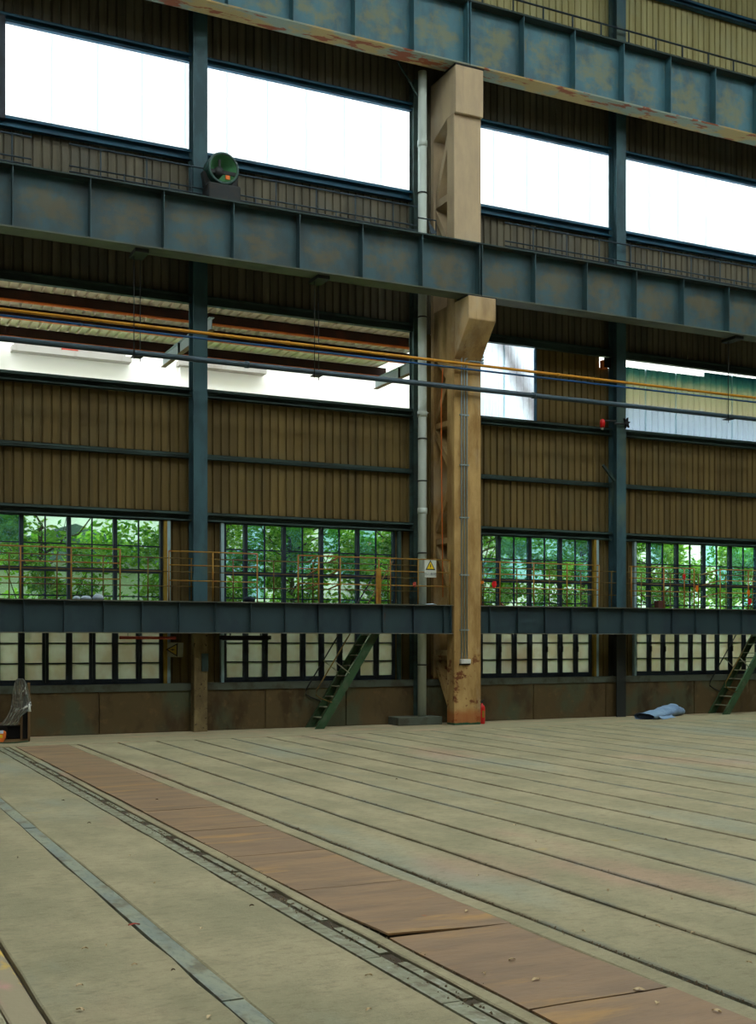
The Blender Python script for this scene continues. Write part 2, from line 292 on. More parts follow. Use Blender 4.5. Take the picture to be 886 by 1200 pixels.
# ------------------------------------------------------------------ mesh helpers
class MB:
    def __init__(s): s.v = []; s.f = []
    def box(s, x0, x1, y0, y1, z0, z1):
        b = len(s.v)
        s.v += [(x, y, z) for z in (z0, z1) for y in (y0, y1) for x in (x0, x1)]
        s.f += [tuple(b+i for i in q) for q in ((0, 2, 3, 1), (4, 5, 7, 6), (0, 1, 5, 4), (2, 6, 7, 3), (0, 4, 6, 2), (1, 3, 7, 5))]
        return s
    def prism(s, pts, axis, a, b_):
        """closed polygon pts (2D) extruded along axis ('x': pts are (y,z); 'y': (x,z); 'z': (x,y))"""
        b = len(s.v); n = len(pts)
        for t in (a, b_):
            for p, q in pts:
                s.v.append({'x': (t, p, q), 'y': (p, t, q), 'z': (p, q, t)}[axis])
        s.f.append(tuple(b+i for i in range(n))[::-1]); s.f.append(tuple(b+n+i for i in range(n)))
        for i in range(n):
            j = (i+1) % n; s.f.append((b+i, b+j, b+n+j, b+n+i))
        return s
    def tube(s, pts, r, n=8, cap=True):
        pts = [Vector(p) for p in pts]; b = len(s.v)
        for i, p in enumerate(pts):
            d = (pts[min(i+1, len(pts)-1)]-pts[max(i-1, 0)]).normalized()
            up = Vector((0, 0, 1)) if abs(d.z) < .9 else Vector((0, 1, 0))
            u = d.cross(up).normalized(); v = d.cross(u).normalized()
            rr = r[i] if isinstance(r, (list, tuple)) else r
            for k_ in range(n):
                a = 2*math.pi*k_/n; s.v.append(tuple(p+u*math.cos(a)*rr+v*math.sin(a)*rr))
        for i in range(len(pts)-1):
            for k_ in range(n):
                a = b+i*n+k_; c = b+i*n+(k_+1) % n; s.f.append((a, c, c+n, a+n))
        if cap:
            s.f.append(tuple(b+k_ for k_ in range(n))[::-1]); s.f.append(tuple(b+(len(pts)-1)*n+k_ for k_ in range(n)))
        return s
    def bar(s, p, q, wy, wn):
        """rectangular bar from p to q lying in an XZ plane; wy wide along Y, wn across"""
        p, q = Vector(p), Vector(q); d = (q-p).normalized(); y = Vector((0, 1, 0)); n = d.cross(y).normalized(); b = len(s.v)
        for o in (p, q):
            for a, c in ((-1, -1), (1, -1), (1, 1), (-1, 1)): s.v.append(tuple(o+y*a*wy/2+n*c*wn/2))
        s.f += [tuple(b+i for i in t) for t in ((3, 2, 1, 0), (4, 5, 6, 7), (0, 1, 5, 4), (1, 2, 6, 5), (2, 3, 7, 6), (3, 0, 4, 7))]
        return s
    def lathe(s, prof, c, axis='z', n=20):
        b = len(s.v); c = Vector(c)
        for r, h in prof:
            for k_ in range(n):
                a = 2*math.pi*k_/n; x, y = r*math.cos(a), r*math.sin(a)
                s.v.append(tuple(c+{'z': Vector((x, y, h)), 'y': Vector((x, h, y)), 'x': Vector((h, x, y))}[axis]))
        for i in range(len(prof)-1):
            for k_ in range(n):
                a = b+i*n+k_; d = b+i*n+(k_+1) % n; s.f.append((a, d, d+n, a+n))
        return s
    def quad(s, a, b_, c, d):
        b = len(s.v); s.v += [tuple(a), tuple(b_), tuple(c), tuple(d)]; s.f.append((b, b+1, b+2, b+3)); return s
    def mesh(s, name, mat, off=(0, 0, 0), smooth=False):
        me = bpy.data.meshes.new(name)
        me.from_pydata([(x-off[0], y-off[1], z-off[2]) for x, y, z in s.v], [], s.f)
        me.materials.append(MATS[mat]); me.validate()
        if smooth:
            for p in me.polygons: p.use_smooth = True
        me.update(); return me
    def build(s, name, mat, parent=None, loc=None, smooth=False, bevel=0):
        """world-space vertices; the object's origin is its root's (or loc)"""
        off = parent['_o'] if parent is not None else (loc or (0, 0, 0))
        off = tuple(off)
        o = bpy.data.objects.new(name, s.mesh(name, mat, off, smooth)); COL.objects.link(o)
        if parent is not None: o.parent = parent
        else: o.location = off
        o['_o'] = off
        if bevel:
            m = o.modifiers.new('bevel', 'BEVEL'); m.width = bevel; m.segments = 2; m.limit_method = 'ANGLE'
        return o
def box(*a): return MB().box(*a)
def root(name, loc=(0, 0, 0), label=None, cat=None, group=None, kind=None):
    o = bpy.data.objects.new(name, None); COL.objects.link(o); o.location = loc; o['_o'] = tuple(loc)
    o.empty_display_size = .2
    tag(o, label, cat, group, kind); return o
def tag(o, label=None, cat=None, group=None, kind=None):
    if label: o['label'] = label
    if cat: o['category'] = cat
    if group: o['group'] = group
    if kind: o['kind'] = kind
    return o
def place(name, me, parent, loc, scale=None, label=None):
    """another object on shared mesh data, at a world location under parent"""
    o = bpy.data.objects.new(name, me); COL.objects.link(o); o.parent = parent
    p = parent['_o']; o.location = (loc[0]-p[0], loc[1]-p[1], loc[2]-p[2]); o['_o'] = tuple(loc)
    if scale: o.scale = scale
    if label: o['label'] = label
    return o

X0, X1 = -1.9, 25.5          # built length of the wall
WY = 21.5                    # inner face of the cladding
# ------------------------------------------------------------------ floor
floor = root('floor', kind='structure')
box(-8, 34, -9, 19.44, -.3, -.035).build('floor_bed', 'groove_dirt', floor)
box(-8, 34, 19.47, 22.0, -.3, 0).build('floor_margin', 'margin_concrete', floor)
def slab(xa, xb, ya=-9, yb=19.44, mat='floor_concrete', name='concrete_slab', top=0):
    n = 60; m = MB(); rr = random.Random(int(xa*977)); ys = [ya+(yb-ya)*i/n for i in range(n+1)]
    b = 0
    for y in ys:
        a, c = xa+rr.uniform(-.006, .01), xb-rr.uniform(-.008, .012)
        m.v += [(a, y, -.2), (a, y, top-.006), (a+.01, y, top), (c-.01, y, top), (c, y, top-.006), (c, y, -.2)]
    for i in range(n):
        for j in range(5):
            a = i*6+j; m.f.append((a, a+1, a+7, a+6))
    m.f.append(tuple(range(6))[::-1]); m.f.append(tuple(n*6+j for j in range(6)))
    return m.build(name, mat, floor)
for a, b in ((-8, -3.2), (-3.17, -1.6), (-1.57, -.05), (-.02, .795), (.975, 1.75), (1.87, 2.66), (2.885, 2.975), (3.8, 3.95)):
    slab(a, b)
slab(.8, .955, mat='painted_strip', name='painted_strip', top=-.002)
xs = [3.985]
while xs[-1] < 33: xs.append(xs[-1]+.655)
for a, b in zip(xs, xs[1:]): slab(a, b-.03)
# steel strip embedded along the left and the worn rail beside the plates
for i in range(9):
    a = -6+i*2.83
    box(1.757, 1.863, a, min(a+2.82, 19.43), -.04, .001-.004*(i % 2)).build('steel_strip', 'floor_steel', floor)
box(2.68, 2.87, -6, 19.43, -.05, -.018).build('rail_bed', 'gap_dirt', floor)
for i in range(26):
    a = -2.9+i*.86
    m = MB()
    m.box(2.672, 2.76+R.uniform(0, .02), a, a+.85, -.05, -.001)
    m.box(2.795+R.uniform(0, .02), 2.86, a+R.uniform(0, .1), a+.84-R.uniform(0, .2), -.05, -.006)
    m.build('rail_plate', 'floor_rail', floor)
# cover plates, each with its own tilt
sy = [19.4, 17.2, 14.9, 13.2, 11.5, 10.15, 8.8, 7.42, 6.02, 4.57, 3.1, 1.6, 0, -1.6, -3.2]
for i, (b, a) in enumerate(zip(sy, sy[1:])):
    m = MB(); z0, z1 = R.uniform(.002, .006), R.uniform(.002, .008)
    if abs(a-6.02) < .01: z0 = .026
    xa, xb = 2.985+R.uniform(-.006, .006), 3.785+R.uniform(-.02, .02)
    nx, ny = 6, 8; th = .012; base = len(m.v)
    for s_ in (0, 1):
        for j in range(ny+1):
            for i_ in range(nx+1):
                x = xa+(xb-xa)*i_/nx; y = a+.006+(b-a-.012)*j/ny
                tx = 1-i_/nx if z0 > .02 else 1
                z = z0*tx+(z1-z0*tx)*min(1, j/ny*2)+.0015*math.sin(x*9+y*5)
                m.v.append((x, y, z+(0 if s_ else -th)))
    N = (nx+1)*(ny+1)
    for j in range(ny):
        for i_ in range(nx):
            q = j*(nx+1)+i_; m.f.append((N+q, N+q+1, N+q+nx+2, N+q+nx+1))
    for i_ in range(nx):
        m.f.append((i_, i_+1, N+i_+1, N+i_)); q = ny*(nx+1)+i_; m.f.append((q+1, q, N+q, N+q+1))
    for j in range(ny):
        q = j*(nx+1); m.f.append((q+nx+1, q, N+q, N+q+nx+1)); q += nx; m.f.append((q, q+nx+1, N+q+nx+1, N+q))
    m.build('cover_plate', 'rusty_plate', floor)
box(2.975, 3.8, -6, 19.43, -.04, -.012).build('plate_bed', 'gap_dirt', floor)
# crumbs of concrete in the joints
m = MB()
for i in range(2600):
    t = R.random()
    if t < .45: x, y = 3.965+R.gauss(0, .014), R.uniform(3, 19.3)
    elif t < .7: x, y = 2.785+R.gauss(0, .03), R.uniform(3, 17)
    elif t < .8: x, y = 2.98+R.gauss(0, .012), R.uniform(3, 12)
    else: x, y = R.choice(xs[1:8])-.015+R.gauss(0, .015), R.uniform(4, 16)
    r = R.uniform(.003, .009); z = -.004
    b = len(m.v); m.v += [(x+r*R.uniform(.6, 1.3), y, z), (x-r, y+r*R.uniform(.5, 1.4), z), (x-r*.6, y-r, z), (x, y, z+r*1.5)]
    m.f += [(b, b+1, b+3), (b+1, b+2, b+3), (b+2, b, b+3)]
tag(m.build('concrete_rubble', 'gravel'), 'crumbs of broken concrete lying along the floor joints', 'rubble', kind='stuff')
# dry leaves
def leaf(px, py, s, label, grp, mat='leaf_dry'):
    p = G(px, py); m = MB(); a = R.uniform(0, 6.28); n = 7; w_ = s*R.uniform(.16, .3)
    prof = []
    for i in range(n):
        t = i/(n-1); prof.append((s*(t-.5), w_*math.sin(math.pi*min(.97, t+.03))**.8, .006*math.sin(t*3.1)+.002))
    ca, sa = math.cos(a), math.sin(a)
    for u, v, h in prof:
        for q, hh in ((-v, .006), (0, 0), (v, .009*R.random())):
            m.v.append((p.x+u*ca-q*sa, p.y+u*sa+q*ca, h+hh+.004))
    for i in range(n-1):
        for j in (0, 1):
            b = i*3+j; m.f.append((b, b+1, b+4, b+3))
    o = m.build('dry_leaf', mat, loc=(p.x, p.y, 0)); tag(o, label, 'leaf', grp)
ORD = ('nearest', 'second nearest', 'third nearest', 'fourth nearest', 'fifth nearest', 'sixth nearest', 'seventh nearest', 'eighth nearest', 'ninth nearest', 'tenth nearest', 'eleventh nearest', 'twelfth nearest')
for pts, lo, hi, lab, grp, mt in (
    (((99.5, 1113.5), (94, 1185.5), (157.5, 1132.5), (124, 1110), (181, 1036.5), (93, 1157), (245, 1194), (236, 1090), (432, 1185.5), (432, 1145), (152, 1004)), .03, .055, 'small pale dry leaf on the concrete left of the rusty plates, %s of these', 'dry leaves on the left concrete', 'leaf_dry'),
    (((547, 1069.5), (600, 1126.5), (628, 1150), (749, 1162), (770, 1177.5), (840, 1187), (567, 1143)), .04, .08, 'pale curled dry leaf on the rusty cover plates, %s of these', 'dry leaves on the cover plates', 'leaf_dry'),
    (((812, 1095), (771, 1087), (712, 1045), (787, 1055), (684, 1093), (603, 968), (628, 987), (560, 1028), (878, 1130)), .035, .06, 'pale dry leaf on the concrete right of the plates, %s of these', 'dry leaves on the right concrete', 'leaf_dry'),
    (((104.5, 965.5), (74, 939), (295, 1063), (21, 1006.5), (184, 938), (203, 1139), (465, 914)), .03, .045, 'tiny dark withered leaf on the concrete floor, %s of these', 'dark withered leaves on the floor', 'leaf_dark')):
    for i, (px, py) in enumerate(sorted(pts, key=lambda q: -q[1])):
        leaf(px, py, .8*R.uniform(lo, hi), lab % ORD[i], grp, mt)
leaf(157, 1085.5, .07, 'reddish brown crumpled leaf beside the left steel strip', None, 'red_lead')

# ------------------------------------------------------------------ wall at the back
wall = root('wall_back', (X0, WY, 0), kind='structure')
PITCH = .166
def corr(width, h, mat, name, pitch=PITCH, y=0):
    m = MB(); n = max(1, round(width/pitch)); pr = []
    p_ = width/n
    for i in range(n):
        x = i*p_; pr += [(x, .034), (x+.012, .034), (x+.024, 0), (x+p_-.024, 0), (x+p_-.012, .034)]
    pr.append((width, .034))
    for x, yy in pr: m.v += [(x, yy+y, 0), (x, yy+y, h)]
    for i in range(len(pr)-1): m.f.append((2*i, 2*i+2, 2*i+3, 2*i+1))
    # sheet thickness
    b = len(m.v)
    for x, yy in pr: m.v += [(x, yy+y+.006, 0), (x, yy+y+.006, h)]
    for i in range(len(pr)-1): m.f.append((b+2*i, b+2*i+1, b+2*i+3, b+2*i+2))
    for i in range(len(pr)-1):
        m.f.append((2*i, b+2*i, b+2*i+2, 2*i+2)); m.f.append((2*i+1, 2*i+3, b+2*i+3, b+2*i+1))
    return m.mesh(name, mat)
cache = {}
def row(xa, xb, z0, z1, mat, name='cladding_sheet', sw=.83, y=WY):
    n = max(1, round((xb-xa)/sw)); w_ = (xb-xa)/n
    for i in range(n):
        key = (round(w_, 3), round(z1-z0, 3), mat)
        if key not in cache: cache[key] = corr(w_, z1-z0, mat, name)
        place(name, cache[key], wall, (xa+i*w_, y+.004*(i % 2), z0))
# window extents on the wall
WIN = [(1.73, 5.93), (7.12, 10.76), (12.78, 15.63), (16.83, 20.47)]
ZL, ZH = .88, 3.96
prev = X0
for a, b in WIN+[(X1, X1)]:
    row(prev, a-.02, .86, 3.95, 'sheet_brown'); prev = b+.02
row(X0, X1, 3.95, 6.4, 'sheet_brown')
row(X0, X1, 8.02, 10.75, 'sheet_dark')
row(X0, 3.02, 10.75, 12.6, 'sheet_dark')
row(3.1, 11.28, 10.75, 12.6, 'fibreglass_clear', 'translucent_sheet'); row(11.22, 12.36, 10.7, 12.65, 'sheet_dark', y=WY+.012); row(12.3, 24.7, 10.75, 12.6, 'fibreglass_clear', 'translucent_sheet')
row(X0, X1, 12.6, 15.2, 'sheet_dark'); row(X0, X1, 15.2, 18.6, 'sheet_daylit')
row(11.3, 12.6, 6.4, 8.02, 'sheet_brown')
lapm = {}
def laps(xa, xb, z0, z1, n):
    me = box(-.02, .02, -.004, .0, 0, z1-z0).mesh('sheet_lap', 'fibreglass_lap')
    for i in range(1, n): place('sheet_lap', me, wall, (xa+(xb-xa)*i/n, WY-.004, z0))
laps(3.1, 11.28, 10.88, 12.52, 10); laps(12.3, 24.7, 10.88, 12.52, 15); laps(16.28, 18.9, 6.42, 7.86, 3); laps(18.9, 24.6, 6.42, 7.98, 7); laps(12.6, 14.17, 6.42, 8.0, 2)
row(12.6, 14.17, 6.4, 8.02, 'fibreglass_streaked', 'translucent_sheet')
row(14.2, 15.9, 6.4, 8.02, 'sheet_brown'); row(15.9, 16.28, 6.4, 7.78, 'sheet_brown')
row(16.28, 18.9, 6.4, 7.86, 'fibreglass_shade_ramp', 'translucent_sheet', .85); row(18.9, 24.6, 6.4, 7.965, 'fibreglass_shade_ramp', 'translucent_sheet', .82)
def girt(xa, xb, z0, z1, mat='girt_steel', d=.14):
    m = MB(); m.box(xa, xb, WY-.02-.012, WY-.02, z0, z1)          # channel: web against the sheets and two flanges
    m.box(xa, xb, WY-d, WY-.02, z1-.012, z1); m.box(xa, xb, WY-d, WY-.02, z0, z0+.012)
    m.box(xa, xb, WY-d, WY-d+.012, z1-.05, z1); m.box(xa, xb, WY-d, WY-d+.012, z0, z0+.035)
    m.build('girt', mat, wall)
spans = [(X0, 6.46), (6.65, 11.3), (12.25, 16.12), (16.26, X1)]
for a, b in spans:
    girt(a, b, 3.92, 4.1); girt(a, b, 5.1, 5.2, d=.1); girt(a, b, 6.25, 6.42); girt(a, b, 8.0, 8.17)
    girt(a, b, 10.68, 10.88, 'blue_girt', .12); girt(a, b, 12.52, 12.68, 'blue_girt', .12); girt(a, b, 16.3, 16.46, 'blue_girt', .16)
# edge trims of the openings
box(14.165, 14.2, WY-.03, WY+.04, 6.42, 8.0).build('edge_trim', 'blue_girt', wall)
box(3.0, 3.1, WY-.16, WY-.02, 10.8, 12.6).build('edge_trim', 'frame_steel', wall)
box(-1.9, 1.3, 21.75, 21.8, 6.4, 8).build('edge_trim', 'girt_steel', wall) if False else None
# concrete upstand: panels divided by pale joints
jn = [X0, .6, 3.2, 4.72, 6.4, 7.9, 9.6, 11.2, 12.4, 14.0, 15.9, 16.4, 18.4, 20.3, 22.5, X1]
for a, b in zip(jn, jn[1:]):
    box(a+.006, b-.006, 21.3, 21.7, 0, .76).build('concrete_panel', 'base_concrete', wall, bevel=.01)
box(X0, X1, 21.34, 21.68, 0, .7).build('concrete_core', 'gap_dirt', wall)
box(X0, X1, 21.27, 21.72, .762, .895).build('sill', 'sill_concrete', wall)

# ------------------------------------------------------------------ windows
def window(idx, xa, xb, muls, ya=WY):
    """muls: x of the thick mullions inside (xa, xb); each bay is a sash with a lower pair of casements"""
    wn = root('window_%d' % idx, (xa, ya, ZL), kind='structure')
    fr = MB(); y0, y1 = ya-.05, ya+.05
    fr.box(xa, xa+.045, y0, y1, ZL, ZH); fr.box(xb-.045, xb, y0, y1, ZL, ZH)
    fr.box(xa, xb, y0, y1, ZL, ZL+.06); fr.box(xa, xb, y0, y1, ZH-.05, ZH); fr.box(xa, xb, y0, y1, 1.9, 2.02); fr.box(xa, xb, y0+.01, y1-.01, 2.93, 3.01)
    for x in muls: fr.box(x-.035, x+.035, y0, y1, ZL, ZH)
    fr.build('window_frame', 'frame_steel', wn)
    pm = {}
    edges = [xa]+list(muls)+[xb]
    for a, b in zip(edges, edges[1:]):
        full = b-a > .6
        # upper part: one thin upright per full bay and thin glazing bars
        sash = MB(); cols = [a+.035, (a+b)/2, b-.035] if full else [a+.035, b-.035]
        if full: sash.box((a+b)/2-.011, (a+b)/2+.011, ya-.02, ya+.02, 2.02, ZH-.05)
        for z in (2.5, 3.43): sash.box(a+.03, b-.03, ya-.02, ya+.02, z-.011, z+.011)
        so = sash.build('sash', 'frame_steel', wn)
        zz = [2.02, 2.5, 2.94, 3.0, 3.43, ZH-.05]
        for c0, c1 in zip(cols, cols[1:]):
            for z0, z1 in ((2.02, 2.5), (2.5, 2.94), (3.0, 3.43), (3.43, ZH-.05)):
                key = (round(c1-c0, 3), round(z1-z0, 3), R.random() < (.55 if z0 > 2.9 and idx != 1 else .08))
                if key not in pm: pm[key] = box(0, c1-c0, -.002, .002, 0, z1-z0).mesh('pane', 'pane_blue' if key[2] else 'pane_clear')
                place('pane', pm[key], so, (c0, ya+.004, z0))
        # lower casements: narrow leaves with three panes each
        lv = [(a, (a+b)/2), ((a+b)/2, b)] if full else [(a, b)]
        for c0, c1 in lv:
            cs = MB(); t = .055
            cs.box(c0+.005, c0+t, ya-.045, ya+.02, ZL+.06, 1.9); cs.box(c1-t, c1-.005, ya-.045, ya+.02, ZL+.06, 1.9)
            for z in (ZL+.085, 1.28, 1.64, 1.875): cs.box(c0+t, c1-t, ya-.04, ya+.02, z-(.025 if z in (ZL+.085, 1.875) else .012), z+(.025 if z in (ZL+.085, 1.875) else .012))
            co = cs.build('casement', 'frame_steel', wn)
            for z0, z1 in ((ZL+.1, 1.28), (1.28, 1.64), (1.64, 1.86)):
                key = (round(c1-c0-2*t, 3), round(z1-z0, 3), 'f')
                if key not in pm: pm[key] = box(0, c1-c0-2*t, -.002, .002, 0, z1-z0).mesh('pane', 'pane_frosted')
                place('pane', pm[key], co, (c0+t, ya, z0))
            if R.random() < .6: place('handle', HND, co, (c0+t*.6, ya-.05, 1.5))
    return wn
HND = box(-.012, .012, -.03, .01, -.06, .06).mesh('handle', 'dark_steel')
w1 = window(1, 1.73, 5.93, [1.73+.83*i+.0 for i in (1, 2, 3, 4)])
for o in (): pass
w2 = window(2, 7.12, 10.76, [7.56, 8.35, 9.14, 9.93])
w3 = window(3, 12.78, 15.63, [13.24, 14.02, 14.81])
w4 = window(4, 16.83, 20.47, [17.24, 18.04, 18.84, 19.64])
tn = 0
for x, mt in ((5.97, 'ochre_frame'), (6.03, 'pale_frame'), (7.07, 'pale_frame'), (10.83, 'girt_steel'), (15.68, 'ochre_frame'), (15.74, 'pale_frame'), (16.78, 'pale_frame'), (20.52, 'ochre_frame')):
    tn += 1
    tag(box(x-.03, x+.03, 21.38, 21.46, .86, 3.92).build('trim_%d' % tn, mt, loc=(x, 21.4, .86)), kind='structure')

# ------------------------------------------------------------------ hall shell beyond the view
tag(box(-8.3, -8, -9, 22, 0, 19).build('wall_left', 'shell_wall', loc=(-8, 0, 0)), kind='structure')
tag(box(34, 34.3, -9, 22, 0, 19).build('wall_right', 'shell_wall', loc=(34, 0, 0)), kind='structure')
tag(box(-8.3, 34.3, -9.3, -9, 0, 19).build('wall_front', 'shell_wall', loc=(0, -9, 0)), kind='structure')
ex = root('wall_extension', (X1, 21.5, 0), kind='structure')
box(X1, 34, 21.5, 21.7, 0, 19).build('cladding_sheet', 'shell_wall', ex); box(-8, X0, 21.5, 21.7, 0, 19).build('cladding_sheet', 'shell_wall', ex)
ceil = root('ceiling', (0, 0, 18.6), kind='structure')
for a, b in ((-9.3, -1.0), (2.0, 5.5), (8.5, 12.0), (15.0, 22.2)):
    box(-8.3, 34.3, a, b, 18.6, 20.2).build('roof_panel', 'roof_inside', ceil)
for y in (-1.0, 5.5, 12.0):
    box(-8.3, 34.3, y, y+3.0, 18.72, 18.75).build('skylight_panel', 'fibreglass_clear', ceil)

# ------------------------------------------------------------------ posts
def steel_post(xc, z0, z1, label, w_=.25, y=21.12, d=.3, name='steel_post', mat='post_steel'):
    r = root(name, (xc, y, z0), label, 'post')
    box(xc-w_/2, xc+w_/2, y, y+.016, z0, z1).build('front_flange', mat, r)
    box(xc-.008, xc+.008, y+.016, y+d-.016, z0, z1).build('web', mat, r)
    box(xc-w_/2, xc+w_/2, y+d-.016, y+d, z0, z1).build('rear_flange', mat, r)
    return r
steel_post(6.555, 1.86, 18.6, 'tall blue-green steel post rising from the spotted concrete pier', .27)
pr = steel_post(16.19, 1.84, 18.6, 'tall blue-green steel post standing on the floor between the two right bays', .25)
for n_, bx_ in (('foot_flange', (16.065, 16.315, 21.12, 21.136)), ('foot_web', (16.182, 16.198, 21.136, 21.404)), ('foot_flange', (16.065, 16.315, 21.404, 21.42))): box(*bx_, 0, 1.84).build(n_, 'foot_steel', pr)
steel_post(PX(487.5, 21.25), 0, 13.1, 'narrow dark steel post beside the white downpipe', .1, 21.25, .2, 'steel_post', 'girt_steel')
pier = root('concrete_pier', (6.56, 21.1, 0), 'short spotted concrete pier under the left steel post', 'pier')
box(6.42, 6.68, 21.08, 21.3, 0, 1.86).build('shaft', 'pier_concrete', pier, bevel=.01)
box(6.56, 6.685, 21.05, 21.08, 1.12, 1.45).build('box', 'girt_steel', pier)

# ------------------------------------------------------------------ concrete column
col = root('concrete_column', (11.91, 20.9, 0), 'tall tan concrete twin-limbed column with bracket, under the girder joints', 'column')
CA, CB = 11.6, 12.22
# front limb with the bracket as one cast outline
MB().box(CA, CB, 20.5, 20.8, 0, 13.12).build('front_limb', 'column_concrete', col, bevel=.015)
MB().box(CA, CB, 21.36, 21.49, 0, 13.12).build('rear_limb', 'column_concrete', col, bevel=.015)
MB().prism([(20.5, 7.3), (20.5, 8.43), (19.92, 8.43), (19.92, 7.98)], 'x', CA, CB).build('bracket', 'column_concrete', col, bevel=.02)
MB().prism([(20.79, 6.9), (20.79, 8.43), (21.37, 8.43), (21.37, 7.55)], 'x', CA+.01, CB-.01).build('bracket_web', 'column_concrete', col)
MB().prism([(20.42, 12.2), (20.42, 13.15), (21.48, 13.15), (21.48, 11.9), (20.8, 12.2)], 'x', CA-.01, CB+.01).build('head', 'column_concrete', col, bevel=.015)
def strut(y0, z0, y1, z1, t=.12):
    d = Vector((0, y1-y0, z1-z0)).normalized(); n = Vector((0, -d.z, d.y))*t/2
    pts = [(y0+n.y, z0+n.z), (y1+n.y, z1+n.z), (y1-n.y, z1-n.z), (y0-n.y, z0-n.z)]
    MB().prism(pts, 'x', CA+.05, CB-.05).build('strut', 'column_concrete', col)
def zc(px, py, y): return P(px, py, y).z
YR, YF = 21.38, 20.78
for (pa, ya, pb, yb) in ((435, YF, 494, YR), (507, YR, 548, YF), (572, YF, 622, YR), (642, YR, 690, YF), (776, YR, 830, YF)):
    strut(ya, zc(521 if ya == YF else 504, pa, ya), yb, zc(521 if yb == YF else 504, pb, yb))
for py in (500, 635, 765): z = zc(504, py, YR); strut(YF, z, YR, z, .11)
strut(YR, zc(504, 238, YR), YF, zc(522, 150, YF)); z = zc(504, 240, YR); strut(YF, z, YR, z, .15); strut(YR, zc(504, 250, YR), YF, zc(522, 290, YF))
box(CA-.02, CB+.02, 20.42, 20.86, 13.152, 13.178).build('bearing_plate', 'dark_steel', col)
box(CA-.02, CB+.02, 19.93, 20.36, 8.432, 8.448).build('bearing_plate', 'dark_steel', col)

# ------------------------------------------------------------------ girders
def girder(name, label, xa, xb, y0, y1, z0, z1, sx, mats, tf=.025, cat='girder', cover=None):
    r = root(name, ((xa+xb)/2, (y0+y1)/2, z0), label, cat); yc = (y0+y1)/2
    box(xa, xb, yc-.008, yc+.008, z0+tf, z1-tf).build('web', mats[0], r)
    box(xa, xb, y0, y1, z1-tf, z1).build('top_flange', mats[1], r)
    box(xa, xb, y0, y1, z0, z0+tf).build('bottom_flange', mats[2], r)
    me = None
    for x in sx:
        if not (xa-.001 <= x <= xb+.001): continue
        if me is None:
            q = MB(); q.box(-.007, .007, y0+.02-yc, -.008, tf, z1-z0-tf); q.box(-.007, .007, .008, y1-.02-yc, tf, z1-z0-tf); me = q.mesh('stiffener', mats[0])
        place('stiffener', me, r, (x, yc, z0))
    return r
ms = [11.91-.655-.0+(-1.265)*i+.0 for i in range(13)]
mid_l = [10.61-1.265*i for i in range(11)]+[11.88]
mid_r = [13.18+1.265*i for i in range(11)]+[11.94]
MM = ('mid_girder_web', 'girder_top', 'girder_flange')
girder('crane_girder', 'rust-patched grey-blue lower crane girder running left from the column bracket', X0, 11.905, 19.95, 20.35, 8.45, 9.5, mid_l, MM)
girder('crane_girder', 'rust-patched grey-blue lower crane girder running right from the column bracket', 11.915, X1, 19.95, 20.35, 8.45, 9.5, mid_r, MM)
TM = ('top_girder_web', 'girder_top', 'top_flange_rust')
up_l = [10.66-1.265*i for i in range(10)]+[11.88]
up_r = [13.2+1.265*i for i in range(11)]+[11.94]
girder('crane_girder', 'uppermost turquoise girder with rusty flange, left of the column head', X0, 11.905, 20.4, 20.85, 13.18, 14.5, up_l, TM, .03)
girder('crane_girder', 'uppermost turquoise girder with rusty flange, right of the column head', 11.915, X1, 20.4, 20.85, 13.18, 14.5, up_r, TM, .03)
LM = ('low_beam', 'low_flange', 'low_flange')
girder('walkway_beam', 'low dark blue steel walkway beam left of the concrete column', X0, 11.59, 20.52, 20.72, 1.82, 2.4, [11.56]+[11.4-.676*i for i in range(20)], LM, .018, 'beam')
girder('walkway_beam', 'low dark blue steel walkway beam right of the concrete column', 12.23, X1, 20.52, 20.72, 1.82, 2.4, [12.47+.668*i for i in range(20)], LM, .018, 'beam')
# decks
def deck(name, label, xa, xb, y0, y1, z):
    r = root(name, ((xa+xb)/2, y0, z-.04), label, 'walkway')
    box(xa, xb, y0, y1, z-.012, z).build('deck_plate', 'dark_steel', r)
    q = MB().box(-.02, .02, 0, y1-y0, -.07, 0).mesh('cross_member', 'dark_steel')
    x = xa+.2
    while x < xb: place('cross_member', q, r, (x, y0, z-.012)); x += 1.3
deck('walkway_deck', 'dark steel walkway plates behind the low beam left of the ladder', X0, 9.55, 20.73, 21.42, 2.39)
deck('walkway_deck', 'dark steel walkway plates between the left ladder and the column', 10.3, 11.55, 20.73, 21.1, 2.39)
deck('walkway_deck', 'dark steel walkway plates behind the low beam right of the column', 12.3, 19.3, 20.73, 21.1, 2.39)
deck('walkway_deck', 'dark walkway plates behind the lower crane girder, left part', X0, 10.9, 20.36, 21.1, 9.5)
deck('walkway_deck', 'dark walkway plates behind the lower crane girder, right part', 12.3, X1, 20.36, 21.1, 9.5)
deck('walkway_deck', 'dark walkway plates behind the uppermost girder', X0, X1, 20.86, 21.1, 14.5)

